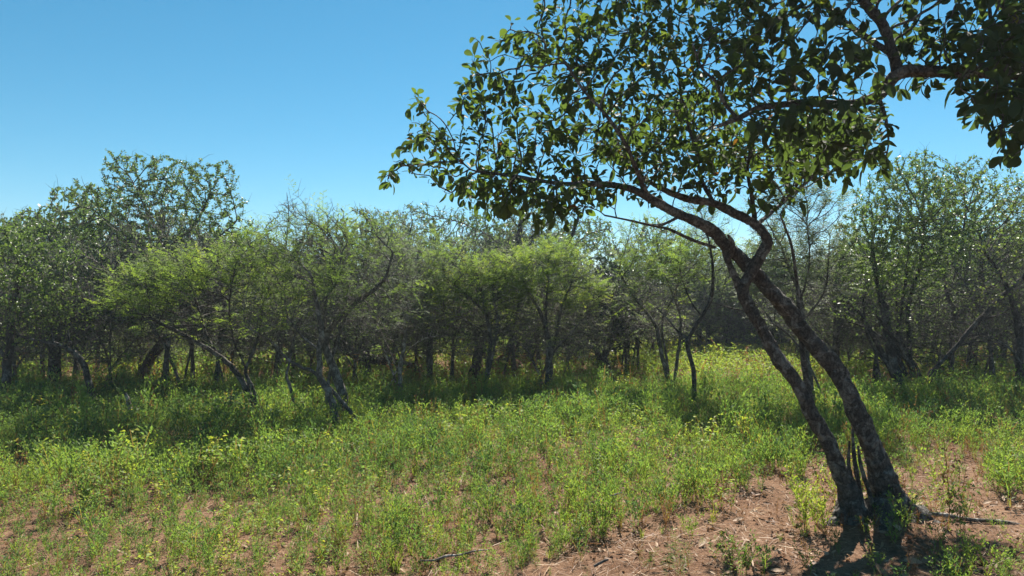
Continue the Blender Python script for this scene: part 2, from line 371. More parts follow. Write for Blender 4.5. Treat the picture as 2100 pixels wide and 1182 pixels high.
DENS = 1.9
def make_tree(name, label, cat, Y, stems, lobes, n_attr=700, step=.075, infl=.9, kill=.085, tip=.0028, e=2.35,
              leaf='feather', leaf_m=None, bark=None, per=3.0, size=.085, tint=.5, tvar=.16, group=None, trop=(0, 0, .1), jit=.2,
              depth=.9, stem_depth=.35, twig=0.4, sides=(8, 4), rough=.05, base_drop=True, rmax_leaf=.008, curl=2, spread=.25, iters=140, up=.5):
    k = Y / FPX
    nodes = []; par = []; r0 = []
    base = None; stem_paths = []
    for si, st in enumerate(stems):
        dy0 = rng.uniform(-.06, .06); dy1 = rng.uniform(-stem_depth, stem_depth)
        pts = []
        for a, q in enumerate(st):
            off = q[3] if len(q) > 3 else dy0 + dy1 * (a / max(1, len(st) - 1)) ** 1.3
            p = P(q[0], q[1], Y + off); pts.append([*p, q[2] * k * (.72 if si == 0 else .55)])
        pts = np.array(pts)
        if base_drop and pts[0][2] < .75:                       # runs down into the ground below the herbs
            d = pts[0, :3] - pts[1, :3]; d = d / max(abs(d[2]), 1e-3)
            g0 = float(gz(pts[0, 0], pts[0, 1]))
            h = pts[0, 2] - g0 + .06
            low = pts[0].copy(); low[0] += d[0] * h * .5; low[2] -= h; low[3] *= 1.25
            if h > .02: pts = np.vstack([low, pts])
            if base is None: base = np.array([pts[0, 0], pts[0, 1], float(gz(pts[0, 0], pts[0, 1]))])
        seg = np.linalg.norm(np.diff(pts[:, :3], axis=0), axis=1).mean()
        sp = spline(pts, max(2, int(seg / (step * .9))))
        sp[1:-1, :3] += rng.normal(0, 1, (len(sp) - 2, 3)) * sp[1:-1, 3:4] * .12
        # join to an existing node when the stem begins on another stem
        start = -1
        if nodes and not (base_drop and si == 0):
            NP = np.array(nodes); dd = np.linalg.norm(NP - sp[0, :3], axis=1); j = int(dd.argmin())
            if dd[j] < .16 and sp[0, 2] > .25: start = j
        for a in range(len(sp)):
            if a == 0 and start >= 0: continue
            par.append(start if (a == 0 or (a == 1 and start >= 0)) else len(nodes) - 1)
            nodes.append(sp[a, :3]); r0.append(sp[a, 3])
    if base is None: base = np.array([nodes[0][0], nodes[0][1], float(gz(nodes[0][0], nodes[0][1]))])
    A, E = sample_lobes(lobes, int(n_attr * DENS), Y, depth, spread)
    A = A[A[:, 2] > .25]
    ns = len(nodes)
    pos, par, r0 = grow(nodes, par, r0, A, step, infl, kill, iters, trop, jit)
    r = radii(par, r0, tip, e)
    # grown wood never thicker than the stem node it leaves from
    for i in range(ns, len(par)):
        r[i] = min(r[i], r[par[i]] * .92 if par[i] < ns else r[par[i]])
    root = empty(name, base); tag(root, label, cat, group)
    tg = Geo()
    for ch, branched in chains(par, r):
        p = pos[ch]; rr = r[ch].copy()
        if branched: rr[0] = min(rr[0], rr[1] * 1.15)
        rr[-1] *= .5
        big = rr.max() > .018
        if len(p) > 2 and (big or curl > 1):
            q = spline(np.column_stack([p, rr]), 3 if big else curl); p, rr = q[:, :3], np.maximum(q[:, 3], tip * .4)
        tube(tg, p, rr, sides[0] if big else sides[1], .5, rough if big else 0)
    fine = np.where(r < rmax_leaf)[0]; fine = fine[fine >= ns]
    if twig > 0 and len(fine):
        m = int(len(fine) * twig); src = pos[rng.choice(fine, m)]
        d = norm(rand_dirs(m) + np.array([0, 0, .35])); L = rng.uniform(.06, .26, m)
        for a in range(m):
            bend = rng.normal(0, .02, 3)
            tube(tg, np.array([src[a], src[a] + d[a] * L[a] * .5 + bend, src[a] + d[a] * L[a]]), np.array([tip * .8, tip * .65, tip * .3]), 3)
    tg.build('trunk', bark or M_BARK_GREY, root, True, base)
    ld = leaf_density(pos[fine], E)
    cnt = rng.poisson(per * ld * rng.uniform(.3, 1.7, len(fine)))
    src = np.repeat(fine, cnt)
    if len(src):
        cg = Geo(); n = len(src)
        pdir = norm(pos[src] - pos[np.maximum(par[src], 0)])
        pp = pos[src] - pdir * (rng.uniform(0, 1, (n, 1)) * step) + rng.normal(0, .012, (n, 3))
        X = norm(pdir * .5 + rand_dirs(n) + np.array([0, 0, .1]))
        N = norm(rand_dirs(n) * .8 + np.array([0, 0, up]) + np.array([0, .0, 0]))
        clump = fbm(pp[:, 0], pp[:, 2], 3.5, int(abs(base[0]) * 10) + 3, 3)
        T = np.clip(tint + .10 * clump + rng.normal(0, tvar, n), 0, 1)
        S = size * rng.uniform(.65, 1.3, n)
        if leaf == 'feather':
            m = max(1, int(n * .22)); qi = rng.choice(n, m); b0 = pp[qi]; gap = fbm(b0[:, 0] + b0[:, 1], b0[:, 2] * 1.6, 5.0, 17, 3) > -.35; qi = qi[gap]; b0 = b0[gap]; m = len(qi)
            od = b0 - pos[:ns].mean(0); od[:, 2] *= .4
            d = norm(norm(od) * .7 + pdir[qi] * .5 + rand_dirs(m) * .55 + np.array([0, 0, .12])); L = rng.uniform(.12, .30, m); hz = norm(np.array([0, 0, 1.]) + rand_dirs(m) * .4); sd = norm(np.cross(d, hz))
            pts_, X_, N_, T_, S_ = [], [], [], [], []
            for j in range(7):
                f = (j + .6) / 7; keep = rng.uniform(size=m) < .85
                pts_.append((b0 + d * (L * f)[:, None])[keep]); X_.append((d * .75 + sd * (1 if j % 2 else -1) * .9 + np.array([0, 0, -.12]) + rand_dirs(m) * .2)[keep]); N_.append(hz[keep])
                T_.append(np.clip(T[qi] + rng.normal(0, .07, m), 0, 1)[keep]); S_.append((size * (1.1 - .35 * f) * rng.uniform(.8, 1.2, m))[keep])
            pp, X, N, T, S = map(np.concatenate, (pts_, X_, N_, T_, S_))
            n = len(pp); V2 = np.array([(0, -.006, 0), (1, -.003, 0), (1, .003, 0), (0, .006, 0)], float)
            scatter(cg, V2, TQ_F, b0, d, hz, L, np.full(m, .05))
            scatter(cg, TF_V, TF_F, pp, X, N, S, T, rng.uniform(.7, 1.2, n))
        elif leaf == 'oval':
            scatter(cg, TL_OVAL[0], TL_OVAL[1], pp, X, N, S, T, rng.uniform(.8, 1.3, n))
        elif leaf == 'quad':
            scatter(cg, TQ_V, TQ_F, pp, X, N, S, T, rng.uniform(.8, 1.4, n))
        cg.build('crown', leaf_m or M_FEATHER, root, False, base)
    return root

def big_leaves(root, base, pos, par, r, ns, E, name, per, size, tint, rmax=.0075, dead=.008):
    n_n = len(par); haskid = np.zeros(n_n, bool); haskid[par[par >= 0]] = True
    tips = np.where(~haskid)[0]; tips = tips[tips >= ns]
    inner = np.where(haskid & (r < rmax))[0]; inner = inner[inner >= ns]
    ld_t = leaf_density(pos[tips], E); ld_i = leaf_density(pos[inner], E)
    src = np.concatenate([np.repeat(tips, rng.poisson(per * np.maximum(ld_t, .3))), np.repeat(inner, rng.poisson(per * .42 * ld_i))])
    n = len(src); pd = norm(pos[src] - pos[par[src]])
    step = np.linalg.norm(pos[src] - pos[par[src]], axis=1, keepdims=True)
    pp = pos[src] - pd * rng.uniform(-.15, .9, (n, 1)) * step
    side = rand_dirs(n); side = norm(side - (side * pd).sum(1, keepdims=True) * pd)
    X = norm(pd * rng.uniform(.1, 1.0, (n, 1)) + side * .9 + np.array([0, 0, -.12]))
    N = norm(np.array([0, 0, 1.0]) + rand_dirs(n) * .75)
    S = size * np.clip(rng.normal(.97, .28, n), .35, 1.6)
    T = np.clip(tint + .08 * fbm(pp[:, 0], pp[:, 2], 3, 8, 3) + rng.normal(0, .11, n), 0, .85)
    dd = rng.uniform(0, 1, n) < dead; T[dd] = rng.uniform(.86, 1.0, dd.sum())
    cg = Geo(); kind = rng.integers(0, len(TL_BIG), n); w = rng.uniform(.8, 1.25, n)
    pp = pp + X * .012
    for k, (tv, tf) in enumerate(TL_BIG):
        q = kind == k
        if q.any(): scatter(cg, tv, tf, pp[q], X[q], N[q], S[q], T[q], w[q])
    return cg.build(name, M_BIG, root, True, base)

def hero_tree(name, label, Y, stems, lobes, n_attr, per, size, tint, base, step=.06, kill=.075, part_names=None, spread=.6, depth=.8, tip=.003):
    """close tree: every traced stem and limb is its own part, the fine wood another, the leaves a third"""
    k = Y / FPX; nodes = []; par = []; r0 = []; paths = []
    for si, st in enumerate(stems):
        pts = np.array([[*P(q[0], q[1], Y + (q[3] if len(q) > 3 else 0)), q[2] * k * .68] for q in st])
        seg = np.linalg.norm(np.diff(pts[:, :3], axis=0), axis=1).mean()
        sp = spline(pts, max(2, int(seg / .07))); paths.append(spline(pts, max(4, int(seg / .012))))
        start = -1
        if nodes:
            dd = np.linalg.norm(np.array(nodes) - sp[0, :3], axis=1); j = int(dd.argmin())
            if dd[j] < .25: start = j
        for a in range(len(sp)):
            par.append(start if a == 0 else len(nodes) - 1); nodes.append(sp[a, :3]); r0.append(sp[a, 3])
    A, E = sample_lobes(lobes, n_attr, Y, depth, spread)
    # no growth from the bare lower stems
    ns = len(nodes)
    pos, par, r0 = grow(nodes, par, r0, A, step, .55, kill, 160, (0, 0, .08), .32)
    r = radii(par, r0, tip, 2.3)
    for i in range(ns, len(par)):
        r[i] = min(r[i], min(r[par[i]] * .6, .02) if par[i] < ns else r[par[i]])
    root = empty(name, base); tag(root, label, 'tree')
    for pi, sp in enumerate(paths):
        g = Geo(); sp = sp.copy()
        jig = np.cumsum(rng.normal(0, 1, (len(sp), 3)), axis=0) * .0012; jig -= np.linspace(0, 1, len(sp))[:, None] * jig[-1]
        sp[:, :3] += jig * (sp[:, 3:4] / .05)
        tube(g, sp[:, :3], sp[:, 3], 26 if sp[:, 3].max() > .03 else 12, .5, .13)
        # round the end
        g.build(part_names[pi], M_BARK, root, True, base)
    tg = Geo()
    for ch, br in chains(par, r):
        ch = np.array(ch)
        if (ch >= ns).sum() < 1: continue
        f = int(np.argmax(ch >= ns)); ch = ch[max(0, f - 1):]
        if len(ch) < 2: continue
        p = pos[ch]; rr = r[ch].copy(); rr[0] = min(rr[0], rr[1] * 1.25); rr[-1] *= .5
        if len(p) > 2:
            q = spline(np.column_stack([p, rr]), 3); p, rr = q[:, :3], np.maximum(q[:, 3], .001)
        tube(tg, p, rr, 6 if rr.max() > .008 else 4)
    tg.build('branches', M_BARK, root, True, base)
    big_leaves(root, base, pos, par, r, ns, E, 'crown', per, size, tint)
    return root

# ------------------------------------------------------------------ the two near trees
YL = 5.0
LEAN_STEMS = [
    [(1850, 1090, 84, -.04), (1832, 1052, 60, -.03), (1810, 1005, 43), (1793, 945, 31), (1765, 880, 28), (1735, 810, 26, .03), (1700, 748, 26, .06), (1652, 692, 25, .08), (1618, 645, 25, .08), (1580, 605, 23, .06),
     (1552, 568, 21, .05), (1520, 532, 19, .04), (1488, 502, 18, .02), (1462, 474, 17), (1428, 456, 15), (1380, 434, 14, -.03), (1330, 404, 12, -.05), (1285, 384, 10, -.1), (1225, 376, 8, -.15), (1150, 376, 6, -.2), (1060, 362, 5, -.2), (980, 352, 4, -.2)],
    [(1752, 1090, 62, -.1), (1752, 1045, 42, -.1), (1732, 985, 25, -.1), (1700, 910, 22, -.1), (1668, 850, 20, -.1), (1638, 790, 19, -.09), (1602, 740, 19, -.08), (1572, 690, 18, -.06), (1545, 645, 17, -.05), (1522, 598, 17, -.03),
     (1536, 562, 16, -.03), (1554, 528, 16, -.03), (1572, 494, 15, -.03), (1553, 464, 14, -.02), (1512, 440, 13), (1462, 416, 12, .05), (1400, 405, 10, .12), (1330, 372, 7, .25), (1260, 320, 5, .4)],
    [(1520, 596, 13, -.03), (1506, 566, 11, -.02), (1494, 536, 10, 0), (1482, 500, 9, .02)],
    [(1490, 540, 8, -.02), (1502, 512, 8, -.06), (1500, 494, 7, -.1), (1492, 482, 3, -.12)],
    [(1716, 955, 10, -.02), (1700, 905, 11, -.02), (1672, 855, 10, .02), (1658, 800, 9, .05), (1648, 740, 8, .08), (1641, 680, 7, .1), (1638, 620, 6, .12), (1632, 560, 5, .12), (1622, 500, 4, .1), (1600, 440, 3, .05)],
    [(1548, 462, 7), (1545, 430, 7, .04), (1540, 395, 6, .06), (1533, 350, 5, .1), (1540, 300, 4, .1)],
    [(1330, 404, 6, -.05), (1310, 360, 6, -.15), (1285, 300, 6, -.25), (1245, 240, 5, -.3), (1200, 190, 4, -.3), (1160, 130, 4, -.3)],
    [(1465, 418, 6, .05), (1440, 370, 6, .15), (1425, 300, 5, .3), (1400, 220, 5, .4), (1390, 140, 4, .4), (1370, 60, 4, .4)],
    [(1398, 442, 5, -.03), (1350, 462, 4, -.1), (1290, 452, 3, -.15), (1240, 442, 2.5, -.2)],
    [(1466, 508, 5, .02), (1420, 492, 5, -.05), (1370, 470, 4, -.1), (1330, 462, 3, -.15)],
    [(1742, 1060, 9, -.15), (1746, 1000, 7, -.15), (1740, 950, 5, -.16), (1742, 905, 3, -.18)],
    [(1775, 1062, 9, -.1), (1762, 1000, 7, -.1), (1752, 940, 6, -.08), (1748, 880, 3.5, -.06)],
    [(1795, 1060, 8, -.12), (1783, 1010, 6, -.14), (1766, 955, 5, -.16), (1760, 915, 3, -.16)],
    [(1546, 466, 7, 0), (1596, 424, 6, .5), (1650, 378, 6, 1.0), (1705, 330, 7, 1.5), (1745, 290, 5, 2.0)],  # rear limb added to carry foliage that shades soil right of the base
    [(1830, 1020, 34, -.02), (1868, 1056, 30, -.06), (1915, 1080, 18, -.12), (1985, 1098, 9, -.15)],
    [(1800, 1030, 34, -.06), (1808, 1084, 30, -.22), (1806, 1120, 18, -.38), (1790, 1150, 8, -.5)],
    [(1742, 1020, 28, -.1), (1722, 1066, 24, -.14), (1690, 1094, 15, -.2), (1640, 1112, 7, -.25)],
    [(1830, 1030, 16, .1), (1870, 1046, 12, .2), (1920, 1052, 5, .3)],
]
LEAN_NAMES = ['stem', 'stem', 'limb', 'broken_stub', 'thin_stem', 'limb', 'limb', 'limb', 'limb', 'limb', 'sucker', 'sucker', 'sucker', 'limb', 'root', 'root', 'root', 'root']
LEAN_LOBES = [(790, 364, 30, 16), (828, 350, 35, 35), (850, 205, 22, 22), (975, 95, 18, 20), (862, 250, 30, 45), (880, 310, 55, 50), (930, 350, 60, 50), (960, 300, 60, 55), (965, 215, 40, 50), (985, 130, 30, 35), (1010, 190, 70, 60), (1020, 390, 90, 50),
    (1090, 300, 100, 80), (1100, 400, 90, 55), (1130, 430, 60, 45), (1080, 110, 60, 70), (1120, 40, 45, 50), (1160, 130, 90, 90), (1180, 250, 100, 90), (1200, 380, 90, 50), (1240, 50, 90, 70), (1270, 160, 90, 80),
    (1290, 280, 90, 70), (1320, 350, 80, 45), (1380, 90, 90, 90), (1390, 220, 90, 80), (1400, 340, 80, 55), (1470, 380, 60, 45), (1490, 290, 80, 70), (1500, 170, 80, 70), (1560, 350, 70, 60), (1590, 270, 80, 60),
    (1600, 400, 45, 40), (1660, 330, 60, 50), (1710, 300, 60, 55), (1480, 60, 80, 70), (1300, -60, 130, 70), (1150, -50, 70, 50), (1450, -70, 140, 80), (1250, -190, 160, 90), (1450, -200, 160, 90), (1720, 350, 40, 25),
    (1040, 395, 80, 35, 1, -.3), (1150, 405, 80, 38, 1, -.3), (1235, 392, 60, 30, 1, -.2), (960, 375, 50, 35, 1, -.2), (1320, 400, 45, 25, 1, .4), (1400, 250, 90, 80, 1, .9), (1300, 300, 90, 60, 1, .9), (1500, 300, 90, 60, 1, .8), (1500, 330, 80, 50, 1, 1.4),
    (1620, 310, 80, 60, 1, .7), (1700, 290, 70, 60, 1, .8), (1660, 310, 80, 60, 1, 1.3), (1740, 290, 60, 60, 1, 1.4), (1780, 270, 50, 50, 1, 1.7), (1700, 330, 70, 45, 1, 1.7), (1740, 270, 60, 60, 1, 2.1), (1680, 270, 70, 60, 1, 1.9), (1790, 230, 45, 60, 1, 2.2), (1650, 340, 60, 40, 1, 1.2)]  # deep-set lobes here and just above added to shade the near soil
b0 = P(1800, 1060, YL); b0[2] = float(gz(b0[0], b0[1]))
hero_tree('leaning_tree', 'leaning glossy leaved tree with twin blotched stems crossing in a fork', YL, LEAN_STEMS, LEAN_LOBES, 8800, 4.4, .069, .47, b0, part_names=LEAN_NAMES, spread=.5)

YO = 4.1
OVER_STEMS = [
    [(2470, 1180, 80, .2), (2440, 1000, 62, .2), (2400, 800, 55, .15), (2380, 600, 48, .1), (2340, 400, 42, .05), (2270, 240, 34), (2180, 165, 26), (2060, 155, 20), (1970, 152, 17), (1900, 149, 18), (1842, 152, 19), (1800, 196, 16, .05), (1745, 214, 13, .1), (1640, 212, 11, .15), (1560, 222, 10, .2), (1512, 244, 8, .25), (1470, 260, 6, .3)],
    [(1842, 150, 17), (1828, 100, 15), (1812, 50, 14), (1775, 8, 13), (1735, -45, 10), (1690, -110, 7)],
    [(1828, 110, 9), (1780, 80, 9, .05), (1725, 40, 8, .1), (1690, 0, 7, .12), (1660, -40, 5, .15)],
    [(1512, 244, 6, .25), (1482, 205, 6, .28), (1468, 168, 5, .3), (1440, 140, 4, .3), (1420, 90, 3, .3)],
    [(2340, 400, 30, .05), (2280, 300, 22, -.3), (2200, 200, 16, -.5), (2130, 100, 12, -.6), (2060, 20, 8, -.6)],
    [(1800, 196, 6, .05), (1815, 240, 5, .05), (1822, 290, 3, .05), (1815, 330, 2.5, .05)],
]
OVER_NAMES = ['main_limb', 'limb', 'limb', 'limb', 'limb', 'hanging_branch']
OVER_LOBES = [(1560, 60, 90, 80), (1640, 30, 80, 60), (1600, 150, 70, 50), (1690, 130, 70, 50), (1760, 150, 55, 50), (1740, 60, 70, 60), (1690, 230, 60, 40), (1610, 250, 70, 45), (1660, 300, 70, 45), (1740, 270, 60, 50), (1790, 270, 45, 60),
    (1780, 330, 40, 24), (1880, 60, 60, 60), (1890, 110, 50, 40), (1870, 180, 45, 25), (1930, 90, 50, 40), (1960, 30, 70, 60), (2010, 100, 70, 70), (2060, 60, 70, 80), (2060, 170, 60, 60), (2040, 230, 45, 50), (2080, 290, 45, 45), (2110, 230, 60, 70), (2140, 120, 80, 90), (2030, 130, 60, 70, 1, -.7), (2075, 60, 60, 70, 1, -.7), (2070, 190, 60, 60, 1, -.8), (2080, 270, 50, 50, 1, -.8), (2090, 310, 40, 32, 1, -.8), (2000, 200, 40, 40, 1, -.5),
    (1700, -70, 120, 60), (1880, -50, 110, 60), (2050, -70, 120, 80), (2240, 200, 120, 120), (2260, 0, 140, 120), (1800, -190, 180, 80), (2030, -220, 180, 80), (2300, 330, 90, 70), (1530, 150, 50, 40)]
b1 = P(2460, 1140, YO + .2); b1[2] = float(gz(b1[0], b1[1]))
hero_tree('overhanging_tree', 'dark leaved tree reaching in with a thick horizontal forked limb', YO, OVER_STEMS, OVER_LOBES, 6400, 4.5, .077, .38, b1, part_names=OVER_NAMES, spread=.5)

# ------------------------------------------------------------------ the thicket, tree by tree
T = make_tree
th = dict(cat='tree')
# --- left
T('broadleaf_tree', 'tallest round crowned tree of the thicket, open branches against the sky', 'tree', 12.0,
  [[(275, 800, 15), (290, 770, 14), (312, 730, 14), (335, 700, 13), (350, 640, 10), (345, 570, 8), (340, 510, 5), (335, 460, 3)], [(345, 570, 6), (300, 520, 5), (240, 470, 3), (190, 430, 2)], [(340, 512, 5), (400, 460, 4), (430, 400, 2.5)], [(340, 512, 5), (300, 430, 3.5), (270, 370, 2)], [(345, 570, 5), (420, 510, 4), (480, 460, 2.5)]],
  [(290, 365, 75, 45), (235, 330, 30, 28), (430, 365, 60, 42), (350, 355, 60, 35), (165, 400, 45, 32), (360, 420, 110, 55), (470, 420, 45, 35), (250, 420, 80, 45), (250, 480, 110, 60), (360, 500, 130, 60), (150, 465, 60, 40), (470, 490, 70, 50), (300, 560, 120, 60)],
  3400, leaf='oval', leaf_m=M_OVAL, bark=M_BARK_DARK, per=11, size=.04, tint=.5, step=.09, kill=.11, tip=.0035, twig=.25, depth=1.0)
T('broadleaf_tree', 'leafy tree with a dark upright trunk cut by the left edge', 'tree', 9.3,
  [[(8, 850, 12), (12, 780, 12), (20, 700, 11), (30, 620, 9), (40, 560, 7)], [(14, 740, 7), (-20, 680, 6), (-60, 610, 5)]],
  [(30, 570, 85, 70), (95, 540, 70, 60), (-50, 520, 90, 90), (20, 490, 60, 35), (110, 610, 70, 50), (60, 640, 80, 40, .5), (10, 700, 60, 40, .3)],
  1000, leaf='oval', leaf_m=M_OVAL, bark=M_BARK_DARK, per=5.5, size=.048, tint=.62, twig=.5)
T('thorn_tree', 'small bare stemmed tree whose dark trunk arches over to the left', 'tree', 9.2,
  [[(188, 818, 9), (182, 780, 9), (170, 745, 8), (150, 722, 8), (122, 708, 7), (90, 702, 5), (50, 692, 4)], [(150, 722, 5), (140, 680, 4), (150, 640, 3)], [(122, 708, 4), (100, 660, 3)]],
  [(90, 660, 80, 40, .6), (150, 640, 70, 45, .7), (40, 650, 70, 50, .7), (170, 700, 60, 40, .1), (90, 720, 80, 30, .05)], 650, leaf='quad', leaf_m=M_FEATHER, bark=M_BARK_DARK, per=4, size=.035, twig=.9)
T('broadleaf_tree', 'thick trunked dark tree behind the arching left trunk', 'tree', 10.8,
  [[(112, 800, 17), (112, 740, 16), (115, 680, 14), (120, 620, 10), (125, 570, 7)], [(115, 680, 7), (160, 630, 5), (200, 590, 4)]],
  [(120, 560, 90, 60), (70, 480, 60, 40), (180, 570, 70, 60), (100, 450, 50, 30, .6), (200, 640, 80, 50, .5), (130, 680, 90, 40, .25)], 1000, leaf='oval', leaf_m=M_OVAL, bark=M_BARK_DARK, per=4.5, size=.05, tint=.5, twig=.5)
T('thorn_tree', 'wide low thorn tree with twigs sweeping left from paired dark stems', 'tree', 8.6,
  [[(520, 828, 9), (505, 800, 9), (485, 765, 8), (455, 735, 7), (400, 700, 6), (340, 668, 5), (280, 640, 3.5)], [(524, 826, 8), (515, 790, 7), (504, 760, 6), (520, 720, 5), (532, 680, 4), (540, 620, 3)], [(500, 790, 5), (470, 750, 5), (430, 700, 4), (410, 640, 3), (390, 580, 3)], [(504, 760, 4), (480, 700, 4), (470, 630, 3), (480, 560, 2.5)]],
  [(300, 600, 90, 50, 1.1), (250, 625, 55, 22, 1.2), (350, 560, 60, 45, 1.2), (410, 570, 100, 60, 1.1), (500, 560, 90, 65, .9), (440, 650, 160, 40, .25), (350, 680, 100, 30, .08), (560, 610, 80, 50, .7), (520, 505, 50, 40, .8), (480, 700, 90, 40, .05)],
  1500, per=4.4, size=.075, tint=.54, twig=.6, bark=M_BARK_DARK)
T('thorn_tree', 'grey thorn tree with a curved forked stem beside the thicker leaning trunk', 'tree', 8.1,
  [[(684, 842, 11), (674, 805, 10), (657, 775, 9), (655, 720, 8), (660, 680, 7), (650, 630, 6), (640, 570, 4)], [(657, 775, 7), (620, 755, 6), (588, 735, 5), (562, 705, 4), (540, 690, 3), (505, 670, 2.5)], [(656, 720, 5), (620, 690, 4), (590, 650, 3)], [(650, 630, 4), (690, 580, 3), (700, 520, 2.5)]],
  [(620, 560, 100, 60), (560, 525, 70, 45), (640, 490, 80, 50, .6), (600, 440, 40, 40, .25), (680, 540, 60, 60), (610, 640, 100, 40, .3), (560, 660, 80, 40, .05), (660, 450, 40, 35, .2)],
  1250, per=3.8, size=.065, tint=.42, twig=.8, leaf_m=M_FEATHER)
T('thorn_tree', 'thorn tree with a thick grey leaning trunk and a limb rising to the right', 'tree', 9.0,
  [[(704, 820, 15), (700, 800, 14), (688, 765, 13), (672, 722, 12), (668, 692, 10), (690, 660, 8), (730, 622, 7), (762, 598, 6), (790, 570, 4), (805, 520, 3)], [(668, 700, 7), (664, 650, 6), (672, 600, 4), (680, 540, 3)], [(680, 745, 6), (692, 700, 6), (705, 660, 4), (715, 640, 3)]],
  [(740, 560, 90, 55), (800, 560, 60, 55), (710, 500, 80, 50, .8), (765, 490, 60, 40, .7), (730, 640, 90, 45, .3), (700, 600, 80, 40, .6), (800, 630, 50, 40, .3)], 1100, per=3.8, size=.065, tint=.42, twig=.8)
T('sapling', 'thin crooked bare sapling standing between the two forked thorn trees', 'sapling', 8.3,
  [[(604, 845, 4.5), (597, 800, 4.5), (588, 772, 4), (592, 750, 3.5), (598, 722, 3), (604, 690, 2.5)]], [(600, 680, 20, 25, .1)], 25, twig=.6, per=1)
T('thorn_tree', 'pale slender multi stemmed thorn tree with dead twigs fanning left', 'tree', 10.3,
  [[(822, 800, 7), (820, 760, 6), (826, 720, 6), (832, 680, 5), (835, 640, 4), (830, 590, 3)], [(816, 798, 4), (800, 750, 4), (780, 705, 3), (750, 665, 2.5), (720, 640, 2)], [(820, 775, 3), (790, 700, 2.5), (765, 650, 2)], [(824, 740, 3), (860, 700, 2.5), (900, 690, 2), (960, 692, 1.5)]],
  [(830, 590, 80, 45, .9), (860, 550, 60, 40, .9), (790, 660, 70, 40, .1), (850, 640, 70, 40, .2), (800, 520, 60, 40, .7)], 900, per=3.5, size=.07, tint=.4, leaf_m=M_GREYLEAF, bark=M_DEAD, twig=.8)
T('thorn_tree', 'straight grey stemmed tree in the shade left of the bright centre', 'tree', 12.0,
  [[(880, 780, 9), (882, 720, 9), (880, 660, 8), (876, 610, 6), (880, 560, 4)]], [(880, 590, 70, 40, .8), (900, 520, 60, 40, .8), (870, 650, 80, 40, .1), (930, 640, 60, 40, .2)], 700, per=3.5, size=.07, tint=.45, twig=.8)
T('thorn_tree', 'lime green feathery thorn tree on a slim dark centre stem', 'tree', 10.7,
  [[(996, 795, 8), (1003, 740, 7), (1006, 690, 6), (996, 640, 5), (985, 590, 4), (970, 540, 3)], [(1000, 780, 5), (1012, 720, 4), (1020, 660, 4), (1010, 600, 3)], [(996, 640, 4), (950, 600, 3), (915, 570, 2.5)], [(1006, 690, 3), (960, 660, 2.5), (910, 640, 2)]],
  [(960, 560, 75, 50, 1.3), (1010, 600, 70, 45, 1.2), (930, 610, 60, 40, 1.2), (905, 550, 45, 40, 1.2), (930, 530, 50, 25, 1.2), (1010, 560, 50, 40, 1.2), (980, 670, 110, 40, .1), (1000, 720, 80, 30, .02)], 1300, per=4.6, size=.08, tint=.60, twig=.7)
T('thorn_tree', 'thorn tree with a dense skirt of dark twigs under bright green leaves', 'tree', 11.0,
  [[(1127, 795, 9), (1127, 740, 10), (1125, 700, 9), (1110, 645, 6), (1082, 595, 4), (1060, 550, 3)], [(1127, 740, 7), (1140, 690, 6), (1152, 630, 5), (1172, 580, 3), (1180, 530, 2.5)], [(1115, 795, 4), (1085, 725, 4), (1050, 690, 3), (1030, 650, 2.5)], [(1127, 730, 5), (1120, 640, 5), (1125, 570, 3)], [(1128, 735, 5), (1165, 690, 4), (1210, 640, 3)]],
  [(1100, 565, 90, 45, 1.3), (1180, 590, 75, 45, 1.2), (1060, 560, 55, 45, 1.2), (1215, 600, 45, 32, 1.2), (1140, 530, 70, 28, 1.2), (1130, 660, 120, 50, .08), (1130, 710, 90, 40, .02), (1070, 640, 60, 40, .3)], 1700, per=4.6, size=.08, tint=.58, twig=.8)
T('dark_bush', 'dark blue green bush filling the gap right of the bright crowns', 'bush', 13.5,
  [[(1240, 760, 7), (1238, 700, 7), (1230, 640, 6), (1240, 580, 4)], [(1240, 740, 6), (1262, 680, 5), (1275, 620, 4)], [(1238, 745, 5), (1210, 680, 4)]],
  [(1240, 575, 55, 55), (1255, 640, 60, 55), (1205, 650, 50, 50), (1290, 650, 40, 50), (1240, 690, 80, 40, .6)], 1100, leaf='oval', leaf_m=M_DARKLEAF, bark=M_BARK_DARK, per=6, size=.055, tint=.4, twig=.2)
T('thorn_tree', 'open thorn tree on three close dark stems', 'tree', 11.0,
  [[(1372, 790, 6.5), (1360, 740, 6), (1350, 690, 6), (1340, 660, 4.5), (1300, 610, 3.5), (1270, 560, 2.5)], [(1376, 790, 6), (1364, 720, 5), (1358, 660, 4.5), (1380, 610, 4), (1400, 560, 3)], [(1382, 788, 6), (1390, 730, 6), (1396, 680, 5), (1393, 640, 4), (1370, 580, 3), (1350, 520, 2.5)]],
  [(1330, 550, 70, 50), (1300, 500, 50, 45, .9), (1390, 540, 70, 50), (1440, 510, 60, 45, .8), (1350, 610, 90, 35, .5), (1360, 480, 60, 40, .7), (1330, 660, 60, 25, .1)], 1100, per=3.8, size=.08, tint=.5, twig=.5)
